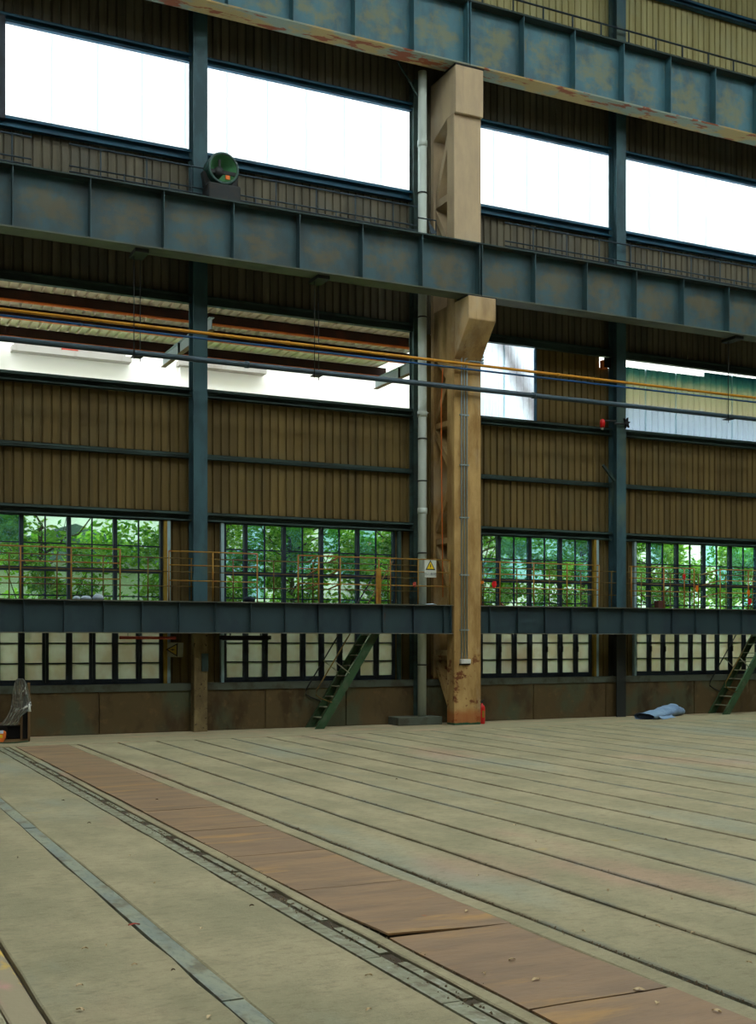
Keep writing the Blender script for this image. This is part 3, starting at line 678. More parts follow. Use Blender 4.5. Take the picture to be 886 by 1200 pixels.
# ------------------------------------------------------------------ railings
def railing(name, label, xa, xb, y, zb, tops, posts, mat, r=.017, group=None, rp=None):
    o = root(name, (xa, y, zb), label, 'railing', group)
    for i, z in enumerate(tops):
        a, b = (xa, xb)
        MB().tube([(a, y, z), (b, y, z)], r if i == 0 else r*.85, 6).build('top_rail' if i == 0 else 'mid_rail', mat, o, smooth=True)
    me = MB().tube([(0, 0, 0), (0, 0, tops[0]-zb)], rp or r, 6).mesh('post', mat, smooth=True)
    for x in posts: place('post', me, o, (x, y, zb))
    return o
FY, RY = 20.6, 21.2
zt = lambda pts, y: sum(P(a, b, y).z for a, b in pts)/len(pts)
FT = [zt([(140.7, 644), (250, 647), (524, 656.5)], FY), zt([(140, 661), (250, 662.5)], FY), zt([(140, 679.5), (250, 680.5)], FY)]
RT = [3.21, 2.96, 2.69]
def px_(l, y): return [PX(p, y) for p in l]
ry = lambda n, lab, a, b, posts: railing(n, lab, PX(a, FY), PX(b, FY), FY, 2.4, FT, px_(posts, FY), 'rail_yellow', .014)
ry('guard_rail', 'yellow walkway railing in front of the leftmost window', -90, 140.7, [-85, -38, 24, 83.5, 140.7])
ry('guard_rail', 'yellow walkway railing section crossing the left steel post', 197.6, 301.5, [198, 249.5, 301.5])
gr = ry('guard_rail', 'yellow walkway railing above the left ladder, reaching to the column', 349.5, 528, [349.5, 373.5, 398.7, 444, 457.5, 490, 527])
# returns to the rear rail and the hatch gate
for a in (373.5, 398.7):
    x = PX(a, FY)
    for z, z2 in zip(FT, RT): MB().tube([(x, FY, z), (x, RY, z2)], .014, 6).build('return_rail', 'rail_yellow', gr, smooth=True)
box(PX(441, FY), PX(446.5, FY), FY-.01, FY+.03, 2.4, FT[0]-.2).build('gate_plate', 'rail_yellow', gr)
ry('guard_rail', 'yellow walkway railing just right of the column before the third window', 562, 702, [564, 586, 625.5, 664.5, 702])
ry('guard_rail', 'yellow walkway railing section with the red rag, before the right window', 738, 813.5, [740, 778, 802, 813.5])
g4 = ry('guard_rail', 'yellow walkway railing above the right ladder', 844, 960, [844, 877, 915, 950])
x = PX(844, FY)
for z, z2 in zip(FT, RT): MB().tube([(x, FY, z), (x, RY, z2)], .014, 6).build('return_rail', 'rail_yellow', g4, smooth=True)
rear = [PX(121, RY)+.815*i for i in range(-9, 16)]
railing('rear_rail', 'rear walkway railing close to the windows left of the column', X0, 11.2, RY, 2.4, RT, [x for x in rear if x < 11.1 and not 9.6 < x < 10.2], 'rail_backlit', .012)
railing('rear_rail', 'rear walkway railing close to the windows right of the column', 12.6, X1, RY, 2.4, RT, [12.7+.82*i for i in range(15)], 'rail_backlit', .012)
# short braces by the right post
for xx in (700, 706):
    pass
MY = 21.0
def dark_rail(label, a, b, posts, name='parapet_rail'):
    o = railing(name, label, a, b, MY, 9.5, [10.41, 10.03, 9.93], posts, 'rail_dark', .017, rp=.014)
    me = MB().tube([(0, 0, 0), (0, 0, .55)], .013, 6).mesh('short_post', 'rail_dark', smooth=True)
    for p in posts[:-1]: place('short_post', me, o, (p+.42, MY, 9.5))
    return o
dark_rail('short dark railing end on the lower crane girder at the far left', X0, PX(37, MY), [PX(14, MY)-.85*i for i in range(6)][::-1])
dark_rail('long dark railing above the lower crane girder, left of the downpipe', PX(81, MY), PX(489, MY), [PX(118, MY)+.83*i for i in range(8)])
dark_rail('long dark railing above the lower crane girder, right of the column', PX(592, MY), X1, [PX(625, MY)+.85*i for i in range(13)])
er = root('rail_bracket', (11.3, 20.55, 9.5), 'small dark railing end piece crossing the white downpipe', 'bracket')
MB().tube([P(490, 255, 20.6), P(511, 258.5, 20.6), P(511, 273, 20.6), P(511, 290, 20.6)], .014, 6).build('bent_rail', 'rail_dark', er, smooth=True)
a, b, c = P(501, 258, 20.6), P(512, 274, 20.6), P(505, 274, 20.6)
MB().prism([(a.x, a.z), (b.x, b.z), (c.x, c.z)], 'y', 20.59, 20.61).build('gusset', 'rail_dark', er)
railing('top_walk_rail', 'thin dark handrail along the top of the uppermost girder', X0, X1, 21.0, 14.5, [15.13], [PX(601.5, 21)+.75*i for i in range(-10, 16)], 'rail_dark', .02)

# ------------------------------------------------------------------ ladders
def ladder(label, foot_far, top_far, dy, yn):
    yf = yn+dy
    a = P(*foot_far, yf); b = P(*top_far, yf); a.z = 0; k_ = (b.x-a.x)/b.z
    o = root('ladder', (a.x, yn, 0), label, 'ladder')
    top = 2.42; ang = math.atan2(1, k_); n = Vector((-math.sin(ang), 0, math.cos(ang)))
    wd = .15
    for y in (yn, yf):
        # channel stringer, cut level at the foot; its front edge passes the measured points
        z0, z1 = 0.0, top
        x0 = a.x; hw = wd/math.sin(ang)
        q = MB()
        q.prism([(x0, z0), (x0+hw, z0), (x0+hw+k_*z1, z1), (x0+k_*z1, z1)], 'y', y-.006, y+.006)
        s_ = 1 if y == yn else -1
        for off in (0, hw-.014):
            q.prism([(x0+off, z0), (x0+off+.014, z0), (x0+off+.014+k_*z1, z1), (x0+off+k_*z1, z1)], 'y', min(y, y+s_*.05), max(y, y+s_*.05))
        q.build('stringer', 'ladder_green', o)
    me = MB().box(.015, wd, 0, dy-.012, -.009, .009).mesh('tread', 'ladder_tread')
    z = .2
    while z < top-.05:
        place('tread', me, o, (a.x+k_*z, yn+.006, z)); z += .2
    # handrails: parallel to the stringers, looped back at the bottom
    for y in (yn, yf):
        at = lambda z, dx: Vector((a.x+k_*z+dx, y, z))
        MB().tube([at(.5, .02), at(.58, -.25), at(.64, -.4), at(.74, -.46), at(3.25, -.46)], .013, 6).build('handrail', 'dark_steel' if y == yf else 'rail_backlit', o, smooth=True)
        MB().tube([at(1.06, .02), at(1.3, -.46)], .011, 6).build('rail_post', 'ladder_tread', o, smooth=True)
    return o
ladder('green steel ladder stair between the left window and the downpipe', (357.6, 854.5), (421, 745), .52, 20.74)
ladder('green steel ladder stair at the right edge near the blue tarpaulin', (829.5, 837), (879, 746), .52, 20.74)

# ------------------------------------------------------------------ pipes
PY = 20.38
def zavg(pts): return sum(P(a, b, PY).z for a, b in pts)/len(pts)
def hpipe(name, label, z, r, mat, coup, y=PY):
    o = root(name, (X0, y, z), label, 'pipe')
    MB().tube([(X0, y, z), (X1, y, z)], r, 10).build('tube', mat, o, smooth=True)
    me = MB().tube([(-.04, 0, 0), (.04, 0, 0)], r*1.25, 10).mesh('coupling', mat, smooth=True)
    for x in coup: place('coupling', me, o, (x, y, z))
    return o
zy = zavg([(0, 363), (300, 397), (566, 429), (886, 466)]); zb = zavg([(0, 369), (300, 403), (566, 434.5), (886, 471)]); zd = zavg([(0, 396), (300, 431), (566, 457), (886, 490)])
hpipe('gas_pipe', 'yellow pipe running along the wall above the dark pipe', zy, .028, 'pipe_yellow', [2, 8, 14, 20])
hpipe('air_pipe', 'thin blue pipe directly under the yellow pipe', zb, .02, 'pipe_blue', [4.2, 10, 16, 22], PY+.03)
hpipe('water_pipe', 'thick dark blue-grey pipe below the yellow and blue pipes', zd, .05, 'pipe_dark', [1, 7.2, 13.4, 19.6])
for i, (a, lab) in enumerate(((161, 'pair of thin hanger rods holding the pipes at the far left'), (371.5, 'pair of thin hanger rods holding the pipes left of the downpipe'), (854.5, 'pair of thin hanger rods holding the pipes near the right edge'))):
    x = PX(a, PY); o = root('pipe_hanger', (x, PY, zd), lab, 'hanger')
    me = MB().tube([(0, 0, zd-.12), (0, 0, 8.42)], .008, 6).mesh('rod', 'dark_steel', smooth=True)
    place('rod', me, o, (x-.075, PY-.06, 0)); place('rod', me, o, (x+.075, PY+.1, 0))
    box(x-.12, x+.12, 20.05, 20.5, 8.38, 8.445).build('clamp', 'dark_steel', o)
    box(x-.09, x+.09, PY-.075, PY+.12, zd-.07, zd-.055).build('cradle', 'dark_steel', o)
# downpipe
dp = root('downpipe', (PX(495, 21.0), 21.0, .17), 'tall white rainwater downpipe standing left of the concrete column', 'pipe')
xc = PX(495, 21.0)
MB().tube([(xc-.01, 21.0, .17), (xc, 21.0, 6), (xc, 21.0, 13.15)], .088, 16).build('tube', 'downpipe_white', dp, smooth=True)
me = MB().lathe([(.09, -.06), (.1, -.055), (.1, .055), (.09, .06)], (0, 0, 0), n=16).mesh('collar', 'downpipe_white', smooth=True)
for z in (2.1, 4.3, 6.25, 8.8, 11.7): place('collar', me, dp, (xc, 21.0, z))
me = MB().lathe([(.091, -.012), (.103, -.012), (.103, .012), (.091, .012)], (0, 0, 0), n=16).mesh('pipe_clip', 'dark_steel', smooth=True)
for z in (1.2, 3.45, 4.9, 5.75, 8.2, 10.7): place('pipe_clip', me, dp, (xc, 21.0, z))
pl = root('concrete_plinth', (10.9, 20.9, 0), 'low concrete plinth at the foot of the white downpipe', 'plinth')
box(PX(467, 20.8), 11.5, 20.8, 21.27, 0, .165).build('block', 'sill_concrete', pl, bevel=.015)
hz = root('hose', (PX(517, 20.95), 20.95, 2.6), 'thin orange hose hanging inside the open side of the column', 'hose')
MB().tube([P(519, 432, 20.9), P(517, 470, 20.95), P(517.5, 560, 20.95), P(518.5, 640, 20.95), P(519, 700, 20.95)], .012, 6).build('tube', 'rust_orange', hz, smooth=True)
# conduits on the column
for i, (dx, lab) in enumerate(((-.055, 'left grey conduit clipped to the column front'), (0, 'middle grey conduit clipped to the column front'), (.055, 'right grey conduit clipped to the column front'))):
    x = PX(544, 20.48)+dx*1.15; y = 20.475; zc = P(544, 420, y).z+.06*(1-i)+.02
    o = root('conduit', (x, y, 1.33), lab, 'conduit')
    xe = 12.26
    MB().tube([(x, y, 1.33), (x, y, zc-.1), (x+.02, y, zc-.04), (x+.07, y, zc), (xe, y, zc), (xe+.03, y+.04, zc), (xe+.03, y+.2, zc)], .014, 8).build('tube', 'galvanised', o, smooth=True)
sd = root('conduit_clips', (PX(544, 20.48), 20.48, 2), 'row of small clips across the three column conduits', 'clip')
for z in (1.9, 3.0, 4.15, 5.2, 6.2):
    box(PX(544, 20.48)-.1, PX(544, 20.48)+.1, 20.452, 20.5, z-.012, z+.012).build('clip', 'galvanised', sd)
jb = root('junction_box', (PX(545.5, 20.45), 20.45, 1.22), 'white electrical junction box at the bottom of the conduits', 'box')
a, b = P(540, 777.8, 20.45), P(551.3, 772.4, 20.45)
box(a.x, b.x, 20.43, 20.5, a.z, b.z).build('case', 'white_plastic', jb, bevel=.006)
box(a.x+.01, b.x-.01, 20.424, 20.431, a.z+.01, b.z-.01).build('lid', 'white_plastic', jb, bevel=.003)
box(a.x-.01, b.x+.01, 20.47, 20.5, a.z-.03, a.z-.002).build('bracket', 'dark_steel', jb)

# ------------------------------------------------------------------ fire extinguisher
fx, fy = PX(564.6, 20.62), 20.62
fe = root('fire_extinguisher', (fx, fy, 0), 'red fire extinguisher standing at the right foot of the column', 'extinguisher')
MB().lathe([(0, .0), (.062, 0), (.066, .02), (.066, .33), (.055, .365), (.022, .39), (.02, .42), (0, .42)], (fx, fy, 0), n=18).build('cylinder', 'red_paint', fe, smooth=True)
MB().prism([(fx+.067*math.cos(t), fy+.067*math.sin(t)) for t in (4.3, 4.55, 4.8, 5.05)]+[(fx+.064*math.cos(t), fy+.064*math.sin(t)) for t in (5.05, 4.8, 4.55, 4.3)], 'z', .13, .27).build('paper_label', 'sign_dull', fe)
box(fx-.02, fx+.02, fy-.02, fy+.02, .42, .46).build('valve', 'dark_steel', fe)
MB().bar((fx-.02, fy, .46), (fx+.07, fy, .49), .02, .012).bar((fx-.02, fy, .44), (fx+.07, fy, .43), .02, .012).build('handle', 'dark_steel', fe)
MB().tube([(fx-.02, fy, .44), (fx-.07, fy, .4), (fx-.085, fy, .3), (fx-.08, fy, .12)], .009, 6).build('hose', 'black', fe, smooth=True)

# ------------------------------------------------------------------ signs
def text(name, s, size, mat, loc, rot, parent):
    cu = bpy.data.curves.new(name, 'FONT'); cu.body = s; cu.size = size; cu.extrude = .0008; cu.align_x = 'CENTER'; cu.align_y = 'CENTER'
    cu.materials.append(MATS[mat]); t = bpy.data.objects.new(name, cu); COL.objects.link(t); bpy.context.view_layer.update()
    me = bpy.data.meshes.new_from_object(t.evaluated_get(bpy.context.evaluated_depsgraph_get())); bpy.data.objects.remove(t)
    o = bpy.data.objects.new(name, me); COL.objects.link(o); o.parent = parent
    p = parent['_o']; o.location = (loc[0]-p[0], loc[1]-p[1], loc[2]-p[2]); o.rotation_euler = rot; return o
def warn_sign(label, c, w_, h_, tri, ang, y, mats, body):
    r = root('warning_sign', (c[0], y, c[1]), label, 'sign')
    ca, sa = math.cos(ang), math.sin(ang)
    T = lambda u, v: (c[0]+u*ca-v*sa, c[1]+u*sa+v*ca)
    MB().prism([T(-w_/2, -h_/2), T(w_/2, -h_/2), T(w_/2, h_/2), T(-w_/2, h_/2)], 'y', y, y+.006).build('plate', mats[0], r)
    ty = h_*.16; H_ = tri
    def trg(s, y0, y1, m, nm): MB().prism([T(-H_*.58*s, ty-H_*.42*s), T(H_*.58*s, ty-H_*.42*s), T(0, ty+H_*.62*s)], 'y', y0, y1).build(nm, m, r)
    trg(1, y-.002, y, 'sign_ink', 'triangle_border'); trg(.72, y-.004, y-.002, mats[1], 'triangle')
    # lightning bolt
    bolt = [(.01, .33), (-.10, .02), (-.01, .02), (-.06, -.26), (.10, .10), (.02, .10), (.07, .33)]
    MB().prism([T(u*H_, ty+v*H_*.8-H_*.05) for u, v in bolt], 'y', y-.006, y-.004).build('bolt_symbol', 'sign_ink', r)
    if body:
        tx, tz = T(0, -h_*.32)
        text('lettering', body, h_*.2, 'sign_grey', (tx, y-.002, tz), (math.pi/2, -ang, 0), r)
    return r
a, b = P(497.6, 656.2, FY-.03), P(511.2, 676.8, FY-.03)
warn_sign('white rectangular electric warning sign hung on the yellow railing by the downpipe', ((a.x+b.x)/2, (a.z+b.z)/2), b.x-a.x, a.z-b.z, .19, 0, FY-.03, ('sign_white', 'sign_yellow'), '\u5f53\u5fc3\u89e6\u7535')
c = P(205.5, 761.5, 21.3)
warn_sign('grey warning sign hanging tilted in the dark beside the left concrete pier', (c.x, c.z), .27, .3, .22, math.radians(88), 21.3, ('sign_olive', 'sign_dull'), '')
tag(MB().tube([(c.x-.05, 21.31, c.z+.12), (c.x-.06, 21.31, 2.36)], .004, 5).build('wire', 'dark_steel', loc=(c.x, 21.31, 2)), 'thin wire holding the tilted warning sign', 'wire')
# brown pole under the beam left of the sign
bp = root('brown_pole', (5.6, 21.0, 1.8), 'brown horizontal pole under the beam left of the tilted sign', 'pole')
MB().tube([P(140, 747.2, 21.0), P(206, 747.6, 21.0)], .028, 8).build('tube', 'red_lead', bp, smooth=True)
for q in (150, 200): MB().tube([P(q, 747.5, 21.0), Vector((PX(q, 21.0), 21.0, 2.36))], .006, 5).build('hanger', 'dark_steel', bp)
lc = root('light_fitting', (8, 21.1, 1.75), 'long black light fitting under the beam above the second window', 'light fitting')
a, b = P(258, 749.5, 21.1), P(317, 746, 21.1)
box(a.x, b.x, 21.05, 21.15, a.z, b.z+.02).build('case', 'black', lc, bevel=.01)
box(a.x+.05, b.x-.05, 21.07, 21.13, a.z-.015, a.z).build('tube', 'dark_steel', lc)
for q in (a.x+.2, b.x-.2): box(q-.01, q+.01, 21.09, 21.11, b.z, 2.37).build('hanger', 'dark_steel', lc)

# ------------------------------------------------------------------ round fan on the walkway
fc = P(260, 199.5, 20.75); fr = root('drum_fan', (fc.x, 20.9, 9.5), 'round green drum fan on a dark base beside the left steel post', 'fan')
rr = .285
MB().lathe([(rr-.03, -.12), (rr, -.12), (rr+.012, -.1), (rr+.012, .2), (rr, .22), (rr-.03, .22), (rr-.03, -.12)], (fc.x, 20.75, fc.z), 'y', 32).build('drum', 'fan_green', fr, smooth=False)
MB().lathe([(rr-.032, -.1), (rr-.1, .1), (rr-.2, .17), (0.0001, .2)], (fc.x, 20.75, fc.z), 'y', 32).build('reflector', 'fan_inner', fr, smooth=True)
MB().box(fc.x-rr+.02, fc.x+rr-.02, 20.66, 20.7, fc.z-.1, fc.z-.04).box(fc.x-.09, fc.x-.05, 20.66, 20.7, fc.z-.12, fc.z+.15).build('yoke', 'dark_steel', fr)
MB().lathe([(0.0001, -.1), (.08, -.1), (.09, -.06), (.09, .1)], (fc.x-.08, 20.75, fc.z-.06), 'y', 16).build('motor', 'dark_steel', fr, smooth=True)
box(fc.x+.04, fc.x+.12, 20.64, 20.68, fc.z-.19, fc.z-.12).build('orange_plate', 'rust_orange', fr)
box(fc.x-.3, fc.x+.32, 20.6, 21.0, 9.5, fc.z-rr-.01).build('base', 'dark_steel', fr, bevel=.03)
MB().prism([(fc.x-.3, fc.z-rr-.01), (fc.x+.3, fc.z-rr-.01), (fc.x+.34, fc.z-.05), (fc.x+.3, fc.z-.05), (fc.x+.2, fc.z-.2), (fc.x-.2, fc.z-.2), (fc.x-.3, fc.z-.05), (fc.x-.34, fc.z-.05)], 'y', 20.8, 20.95).build('cradle', 'dark_steel', fr)

# ------------------------------------------------------------------ fittings on the right post
rl = root('alarm_lamp', (PX(706, 21.05), 21.05, 6.4), 'small red alarm lamp on an arm left of the right steel post', 'lamp')
p = P(706, 496, 21.05)
MB().lathe([(0.0001, -.1), (.05, -.09), (.06, 0), (.05, .07), (0.0001, .1)], p, 'z', 12).build('lens', 'red_paint', rl, smooth=True)
MB().lathe([(0.0001, -.15), (.025, -.14), (.025, -.09)], p, 'z', 10).build('tip', 'white_plastic', rl, smooth=True)
q = P(719, 493, 21.05); MB().tube([p, (p.x+.1, 21.05, p.z+.06), (q.x+.05, 21.05, q.z)], .025, 6).build('arm', 'dark_steel', rl, smooth=True)
st = root('star_knob', (PX(733.5, 21.05), 21.05, 6.4), 'black star-shaped knob on the right edge of the right steel post', 'knob')
p = P(733.5, 496, 21.05); pts = []
for i in range(12):
    a = math.pi*i/6+.2; r_ = .13 if i % 2 == 0 else .055; pts.append((p.x+r_*math.cos(a)*.75, p.z+r_*math.sin(a)))
MB().prism(pts, 'y', 21.0, 21.06).build('star', 'black', st)
MB().tube([(p.x-.3, 21.08, p.z-.02), (p.x, 21.04, p.z-.02)], .022, 6).build('spindle', 'dark_steel', st)
kb = root('knee_brace', (PX(713, 21.2), 21.2, 5.3), 'short diagonal steel brace left of the right steel post', 'brace')
a, b = P(706.5, 545, 21.2), P(720.5, 564, 21.2); MB().bar(a, b, .05, .05).build('bar', 'girt_steel', kb)
MB().bar(P(466, 72, 21.1), P(490, 112, 21.1), .03, .03).build('bar', 'girt_steel', tag(root('knee_brace', (11, 21.1, 12.6), 'thin diagonal brace under the uppermost girder left of the downpipe', 'brace')))
sb = root('small_lamp_box', (PX(708, 21.3), 21.3, 7.55), 'small dark wall box under the bright slit left of the right post', 'box')
a, b = P(705, 432, 21.4), P(711, 423, 21.4); box(a.x, b.x, 21.36, 21.46, a.z, b.z).build('case', 'rust_orange', sb)
box(a.x+.04, b.x+.06, 21.33, 21.362, a.z+.03, b.z+.05).build('cover', 'black', sb)

# ------------------------------------------------------------------ things left on the walkway
def blob(name, label, cat, c, s, mat, seed, nm=None):
    rr_ = random.Random(seed); m = MB(); n, k_ = 12, 8
    for i in range(k_+1):
        t = math.pi*i/k_
        for j in range(n):
            a = 2*math.pi*j/n; q = 1+rr_.uniform(-.16, .16)
            z = -math.cos(t); z = max(z, -.75)
            m.v.append((c[0]+s[0]*math.sin(t)*math.cos(a)*q, c[1]+s[1]*math.sin(t)*math.sin(a)*q, c[2]+s[2]*(z+.75)*q/1.75*2 if False else c[2]+s[2]*(z+.75)))
    for i in range(k_):
        for j in range(n):
            a = i*n+j; b = i*n+(j+1) % n; m.f.append((a, b, b+n, a+n))
    o = m.build(name, mat, loc=(c[0], c[1], c[2]), smooth=True); return tag(o, label, cat)
for i, (a, b, h_, lab) in enumerate(((85, 94, 5, 'small pale blue plastic bag on the walkway before the leftmost window'), (94, 107, 5.5, 'flat pale blue plastic bag in the middle of the walkway row of three'), (108.5, 121, 8, 'largest pale blue plastic bag on the left walkway'))):
    xa, xb = PX(a, 20.95), PX(b, 20.95)
    blob('plastic_bag', lab, 'bag', ((xa+xb)/2, 20.95, 2.4), ((xb-xa)/2, .12, h_*.0155*.55), 'pale_bag', 10+i)
xa, xb = PX(286, 20.9), PX(299, 20.9)
blob('cloth_bundle', 'dark blue cloth bundle on the walkway before the second window', 'cloth', ((xa+xb)/2, 20.9, 2.4), ((xb-xa)/2, .14, .065), 'dark_cloth', 5)
a, b = P(772, 713, 20.75), P(780.5, 706, 20.75)
tag(box(a.x, b.x, 20.76, 20.9, 2.4, 2.4+.17).build('cardboard_box', 'brown_box', loc=(a.x, 20.8, 2.4), bevel=.008), 'small dark brown box on the walkway before the right window', 'box')
xa, xb = PX(499, 20.75), PX(512, 20.75)
blob('rag', 'flat grey rag on the beam below the warning sign', 'rag', ((xa+xb)/2, 20.78, 2.4), ((xb-xa)/2, .06, .018), 'pale_bag', 8)
def rag(label, px, py, w_, h_, mat, cat='rag', y=FY-.02, name='rag'):
    p = P(px, py, y); m = MB(); n = 6
    for j in range(n+1):
        t = j/n; ww = w_*(.35+.75*math.sin(math.pi*min(1, t*.8+.15)))
        for s_ in (-1, -.3, .3, 1): m.v.append((p.x+s_*ww/2, y-.03*(1-abs(s_))-.01*math.sin(j*2.1+s_), p.z+h_/2-h_*t))
    for j in range(n):
        for i in range(3):
            q = j*4+i; m.f.append((q, q+4, q+5, q+1))
    b = len(m.v)
    m.v += [(x, y+.015, z) for x, _, z in m.v[:]]
    for j in range(n):
        for i in range(3):
            q = b+j*4+i; m.f.append((q, q+1, q+5, q+4))
    for j in range(n):
        for i in (0, 3): q = j*4+i; m.f.append((q, q+4, b+q+4, b+q))
    o = m.build(name, mat, loc=tuple(p), smooth=True); tag(o, label, cat)
rag('bright red rag tied to the railing just right of the column', 579.5, 685, .1, .13, 'red_cloth')
rag('orange rag on the railing touching the right side of the column', 565, 682.5, .09, .06, 'orange_cloth')
rag('small red rag on a leaning post before the right window', 802, 676, .07, .11, 'red_cloth')
rag('orange rag on the railing post right of the red rag', 817, 690, .07, .14, 'orange_cloth')
rag('orange rag at the right edge above the green and red rags', 877.5, 695, .07, .13, 'orange_cloth')
rag('green rag on the railing post at the right edge', 880, 701, .09, .1, 'green_cloth')
rag('dark red rag hanging lowest on the railing at the right edge', 879, 705, .1, .14, 'red_cloth', y=FY-.04)
rag('small dark red rag tied low on the railing left of the downpipe', 486, 685, .07, .1, 'red_lead')

# ------------------------------------------------------------------ blue tarpaulin roll
tr = root('tarpaulin', (16.7, 20.3, 0), 'crumpled pale blue tarpaulin roll lying on the floor near the right ladder', 'tarpaulin')
A, B = G(755, 843.2), G(796, 837.5)
ax = (B-A); L = ax.length; ax = ax.normalized(); nrm = Vector((-ax.y, ax.x, 0))
m = MB(); ns, nc = 18, 22; rr_ = random.Random(3)
prof = [(0, .1, .24), (.12, .11, .25), (.3, .13, .25), (.5, .15, .24), (.66, .19, .22), (.78, .2, .2), (.86, .16, .18), (.93, .16, .17), (1.0, .13, .14)]
def pf(t):
    for (a0, h0, w0), (a1, h1, w1) in zip(prof, prof[1:]):
        if t <= a1: u = (t-a0)/(a1-a0); return h0+(h1-h0)*u, w0+(w1-w0)*u
    return prof[-1][1:]
jit = [[rr_.uniform(.93, 1.07) for _ in range(nc)] for _ in range(ns+1)]
for i in range(ns+1):
    t = i/ns; h_, w_ = pf(t)
    for j in range(nc):
        a = 2*math.pi*j/nc; q = jit[i][j]
        z = max(.004, h_/2*1.0+h_*.62*math.sin(a)*q+.0)*1.15
        p = A+ax*(t*L)+nrm*(w_*math.cos(a)*q)
        m.v.append((p.x, p.y, z+.01*math.sin(7*t*3+a*2)+.006))
for i in range(ns):
    for j in range(nc):
        a = i*nc+j; b = i*nc+(j+1) % nc; m.f.append((a, b, b+nc, a+nc))
m.f.append(tuple(ns*nc+j for j in range(nc)))
m.build('roll', 'tarp_blue', tr, smooth=True)
m = MB()
ci = A+ax*.06
for j in range(nc):
    a = 2*math.pi*j/nc; m.v.append((ci.x+nrm.x*.2*math.cos(a), ci.y+nrm.y*.2*math.cos(a), max(.012, .06+.058*math.sin(a))))
m.f.append(tuple(range(nc))); m.build('hollow_shade', 'dark_cloth', tr)  # dark disc painted as the shade inside the roll's open end
m = MB(); f0, f1 = A+ax*.2-nrm*.2, A+ax*1.0-nrm*.16
for i in range(9):
    t = i/8; p = f0+(f1-f0)*t
    m.v += [(p.x, p.y, .1+.04*t), (p.x-nrm.x*.09, p.y-nrm.y*.09, .03), (p.x-nrm.x*.15, p.y-nrm.y*.15-.02*math.sin(i), .006+.006*(i % 2))]
for i in range(8):
    for j in (0, 1): q = i*3+j; m.f.append((q, q+3, q+4, q+1))
m.build('loose_flap', 'tarp_blue', tr, smooth=True)

# ------------------------------------------------------------------ cart with plastic at the left
ct = root('cart', (2.9, 20.5, 0), 'old wooden cart with a tall upright frame draped in plastic, far left', 'cart')
CY = 20.3
def cp(px, py, y=CY): return P(px, py, y)
sc0 = cp(0, 867).z
def bx(pa, pb, ya, yb, nm, mt, bev=.006):
    a, b = cp(*pa, ya), cp(*pb, ya); return box(min(a.x, b.x), max(a.x, b.x), ya, yb, max(0, min(a.z, b.z)), max(a.z, b.z)).build(nm, mt, ct, bevel=bev)
a = cp(-32, 868); b = cp(35, 866)
box(a.x, b.x, CY, CY+.5, .0, .045).build('bottom_board', 'wood_old', ct, bevel=.004)
bx((-32, 851), (26, 848), CY, CY+.5, 'platform', 'wood_old')
bx((-32, 866), (9, 851), CY+.01, CY+.48, 'body', 'black'); bx((9, 866), (26, 851), CY+.06, CY+.45, 'body', 'black')
for px0, px1, top, mt in ((24, 26.5, 803, 'wood_old'), (32.5, 35.5, 800, 'wood_old')):
    bx((px0, 868), (px1, top), CY, CY+.035, 'upright', mt)
bx((22, 848), (24, 798), CY+.4, CY+.43, 'upright', 'wood_old')
bx((26.5, 866), (32.5, 802), CY+.05, CY+.09, 'back_board', 'black')
bx((22, 812), (33, 809), CY-.01, CY+.02, 'cross_piece', 'wood_old')
# crumpled film over the uprights
m = MB(); nu, nv = 14, 20; rr_ = random.Random(11)
outline = [(795, 20, 27), (800, 17, 31), (810, 15, 34), (820, 14, 36), (830, 12.5, 37), (840, 8, 24), (848, 1, 22), (850, -4, 20)]
rows = []
for k_ in range(nv+1):
    py = 795+55*k_/nv
    for (y0, a0, b0), (y1, a1, b1) in zip(outline, outline[1:]):
        if py <= y1: u = (py-y0)/(y1-y0); l_, r_ = a0+(a1-a0)*u, b0+(b1-b0)*u; break
    for i in range(nu+1):
        px = l_+(r_-l_)*i/nu
        p = cp(px, py, CY-.05-.07*abs(math.sin(i*1.9+k_*.3))-.03*rr_.random()); m.v.append(tuple(p))
for k_ in range(nv):
    for i in range(nu):
        q = k_*(nu+1)+i; m.f.append((q, q+nu+1, q+nu+2, q+1))
m.build('plastic_film', 'plastic_film', ct)
m = MB(); pts = [cp(31, 802, CY-.09), cp(29, 808, CY-.1), cp(26, 811, CY-.1)]; m.tube(pts, [.008, .014, .01], 6)
m.tube([cp(26, 831, CY-.1), cp(30, 828.5, CY-.12), cp(34, 827, CY-.1), cp(37, 826, CY-.1)], [.012, .018, .02, .008], 6)
m.tube([cp(34, 822, CY-.1), cp(34.5, 834, CY-.12)], [.01, .028], 6); m.build('white_tie', 'white_plastic', ct, smooth=True)
sk = root('sack', (2.6, 20.2, 0), 'colourful red and yellow printed sack at the left edge beside the cart', 'sack')
a, b = cp(-14, 868.5, 20.2), cp(6.5, 855, 20.2)
MB().prism([(a.x, .0), (b.x-.05, .0), (b.x, .08), (b.x+.01, .2), (a.x, .22)], 'y', 20.15, 20.28).build('body', 'rust_orange', sk, bevel=.03)
c1, c2 = cp(-8, 865, 20.14), cp(3, 861, 20.14); box(c1.x, c2.x, 20.142, 20.15, c1.z, c2.z).build('yellow_print', 'sign_yellow', sk)
c1, c2 = cp(-8, 860, 20.14), cp(4, 856, 20.14); box(c1.x, c2.x, 20.142, 20.15, c1.z, c2.z).build('pale_print', 'pale_bag', sk)
tag(MB().tube([G(-14, 871)+Vector((0, 0, .012)), G(8, 871.5)+Vector((0, 0, .012)), G(20, 871)+Vector((0, 0, .012)), G(33, 869.5)+Vector((0, 0, .012))], .012, 6).build('hose', 'ladder_green', smooth=True), 'thin green hose on the floor in front of the cart', 'hose')

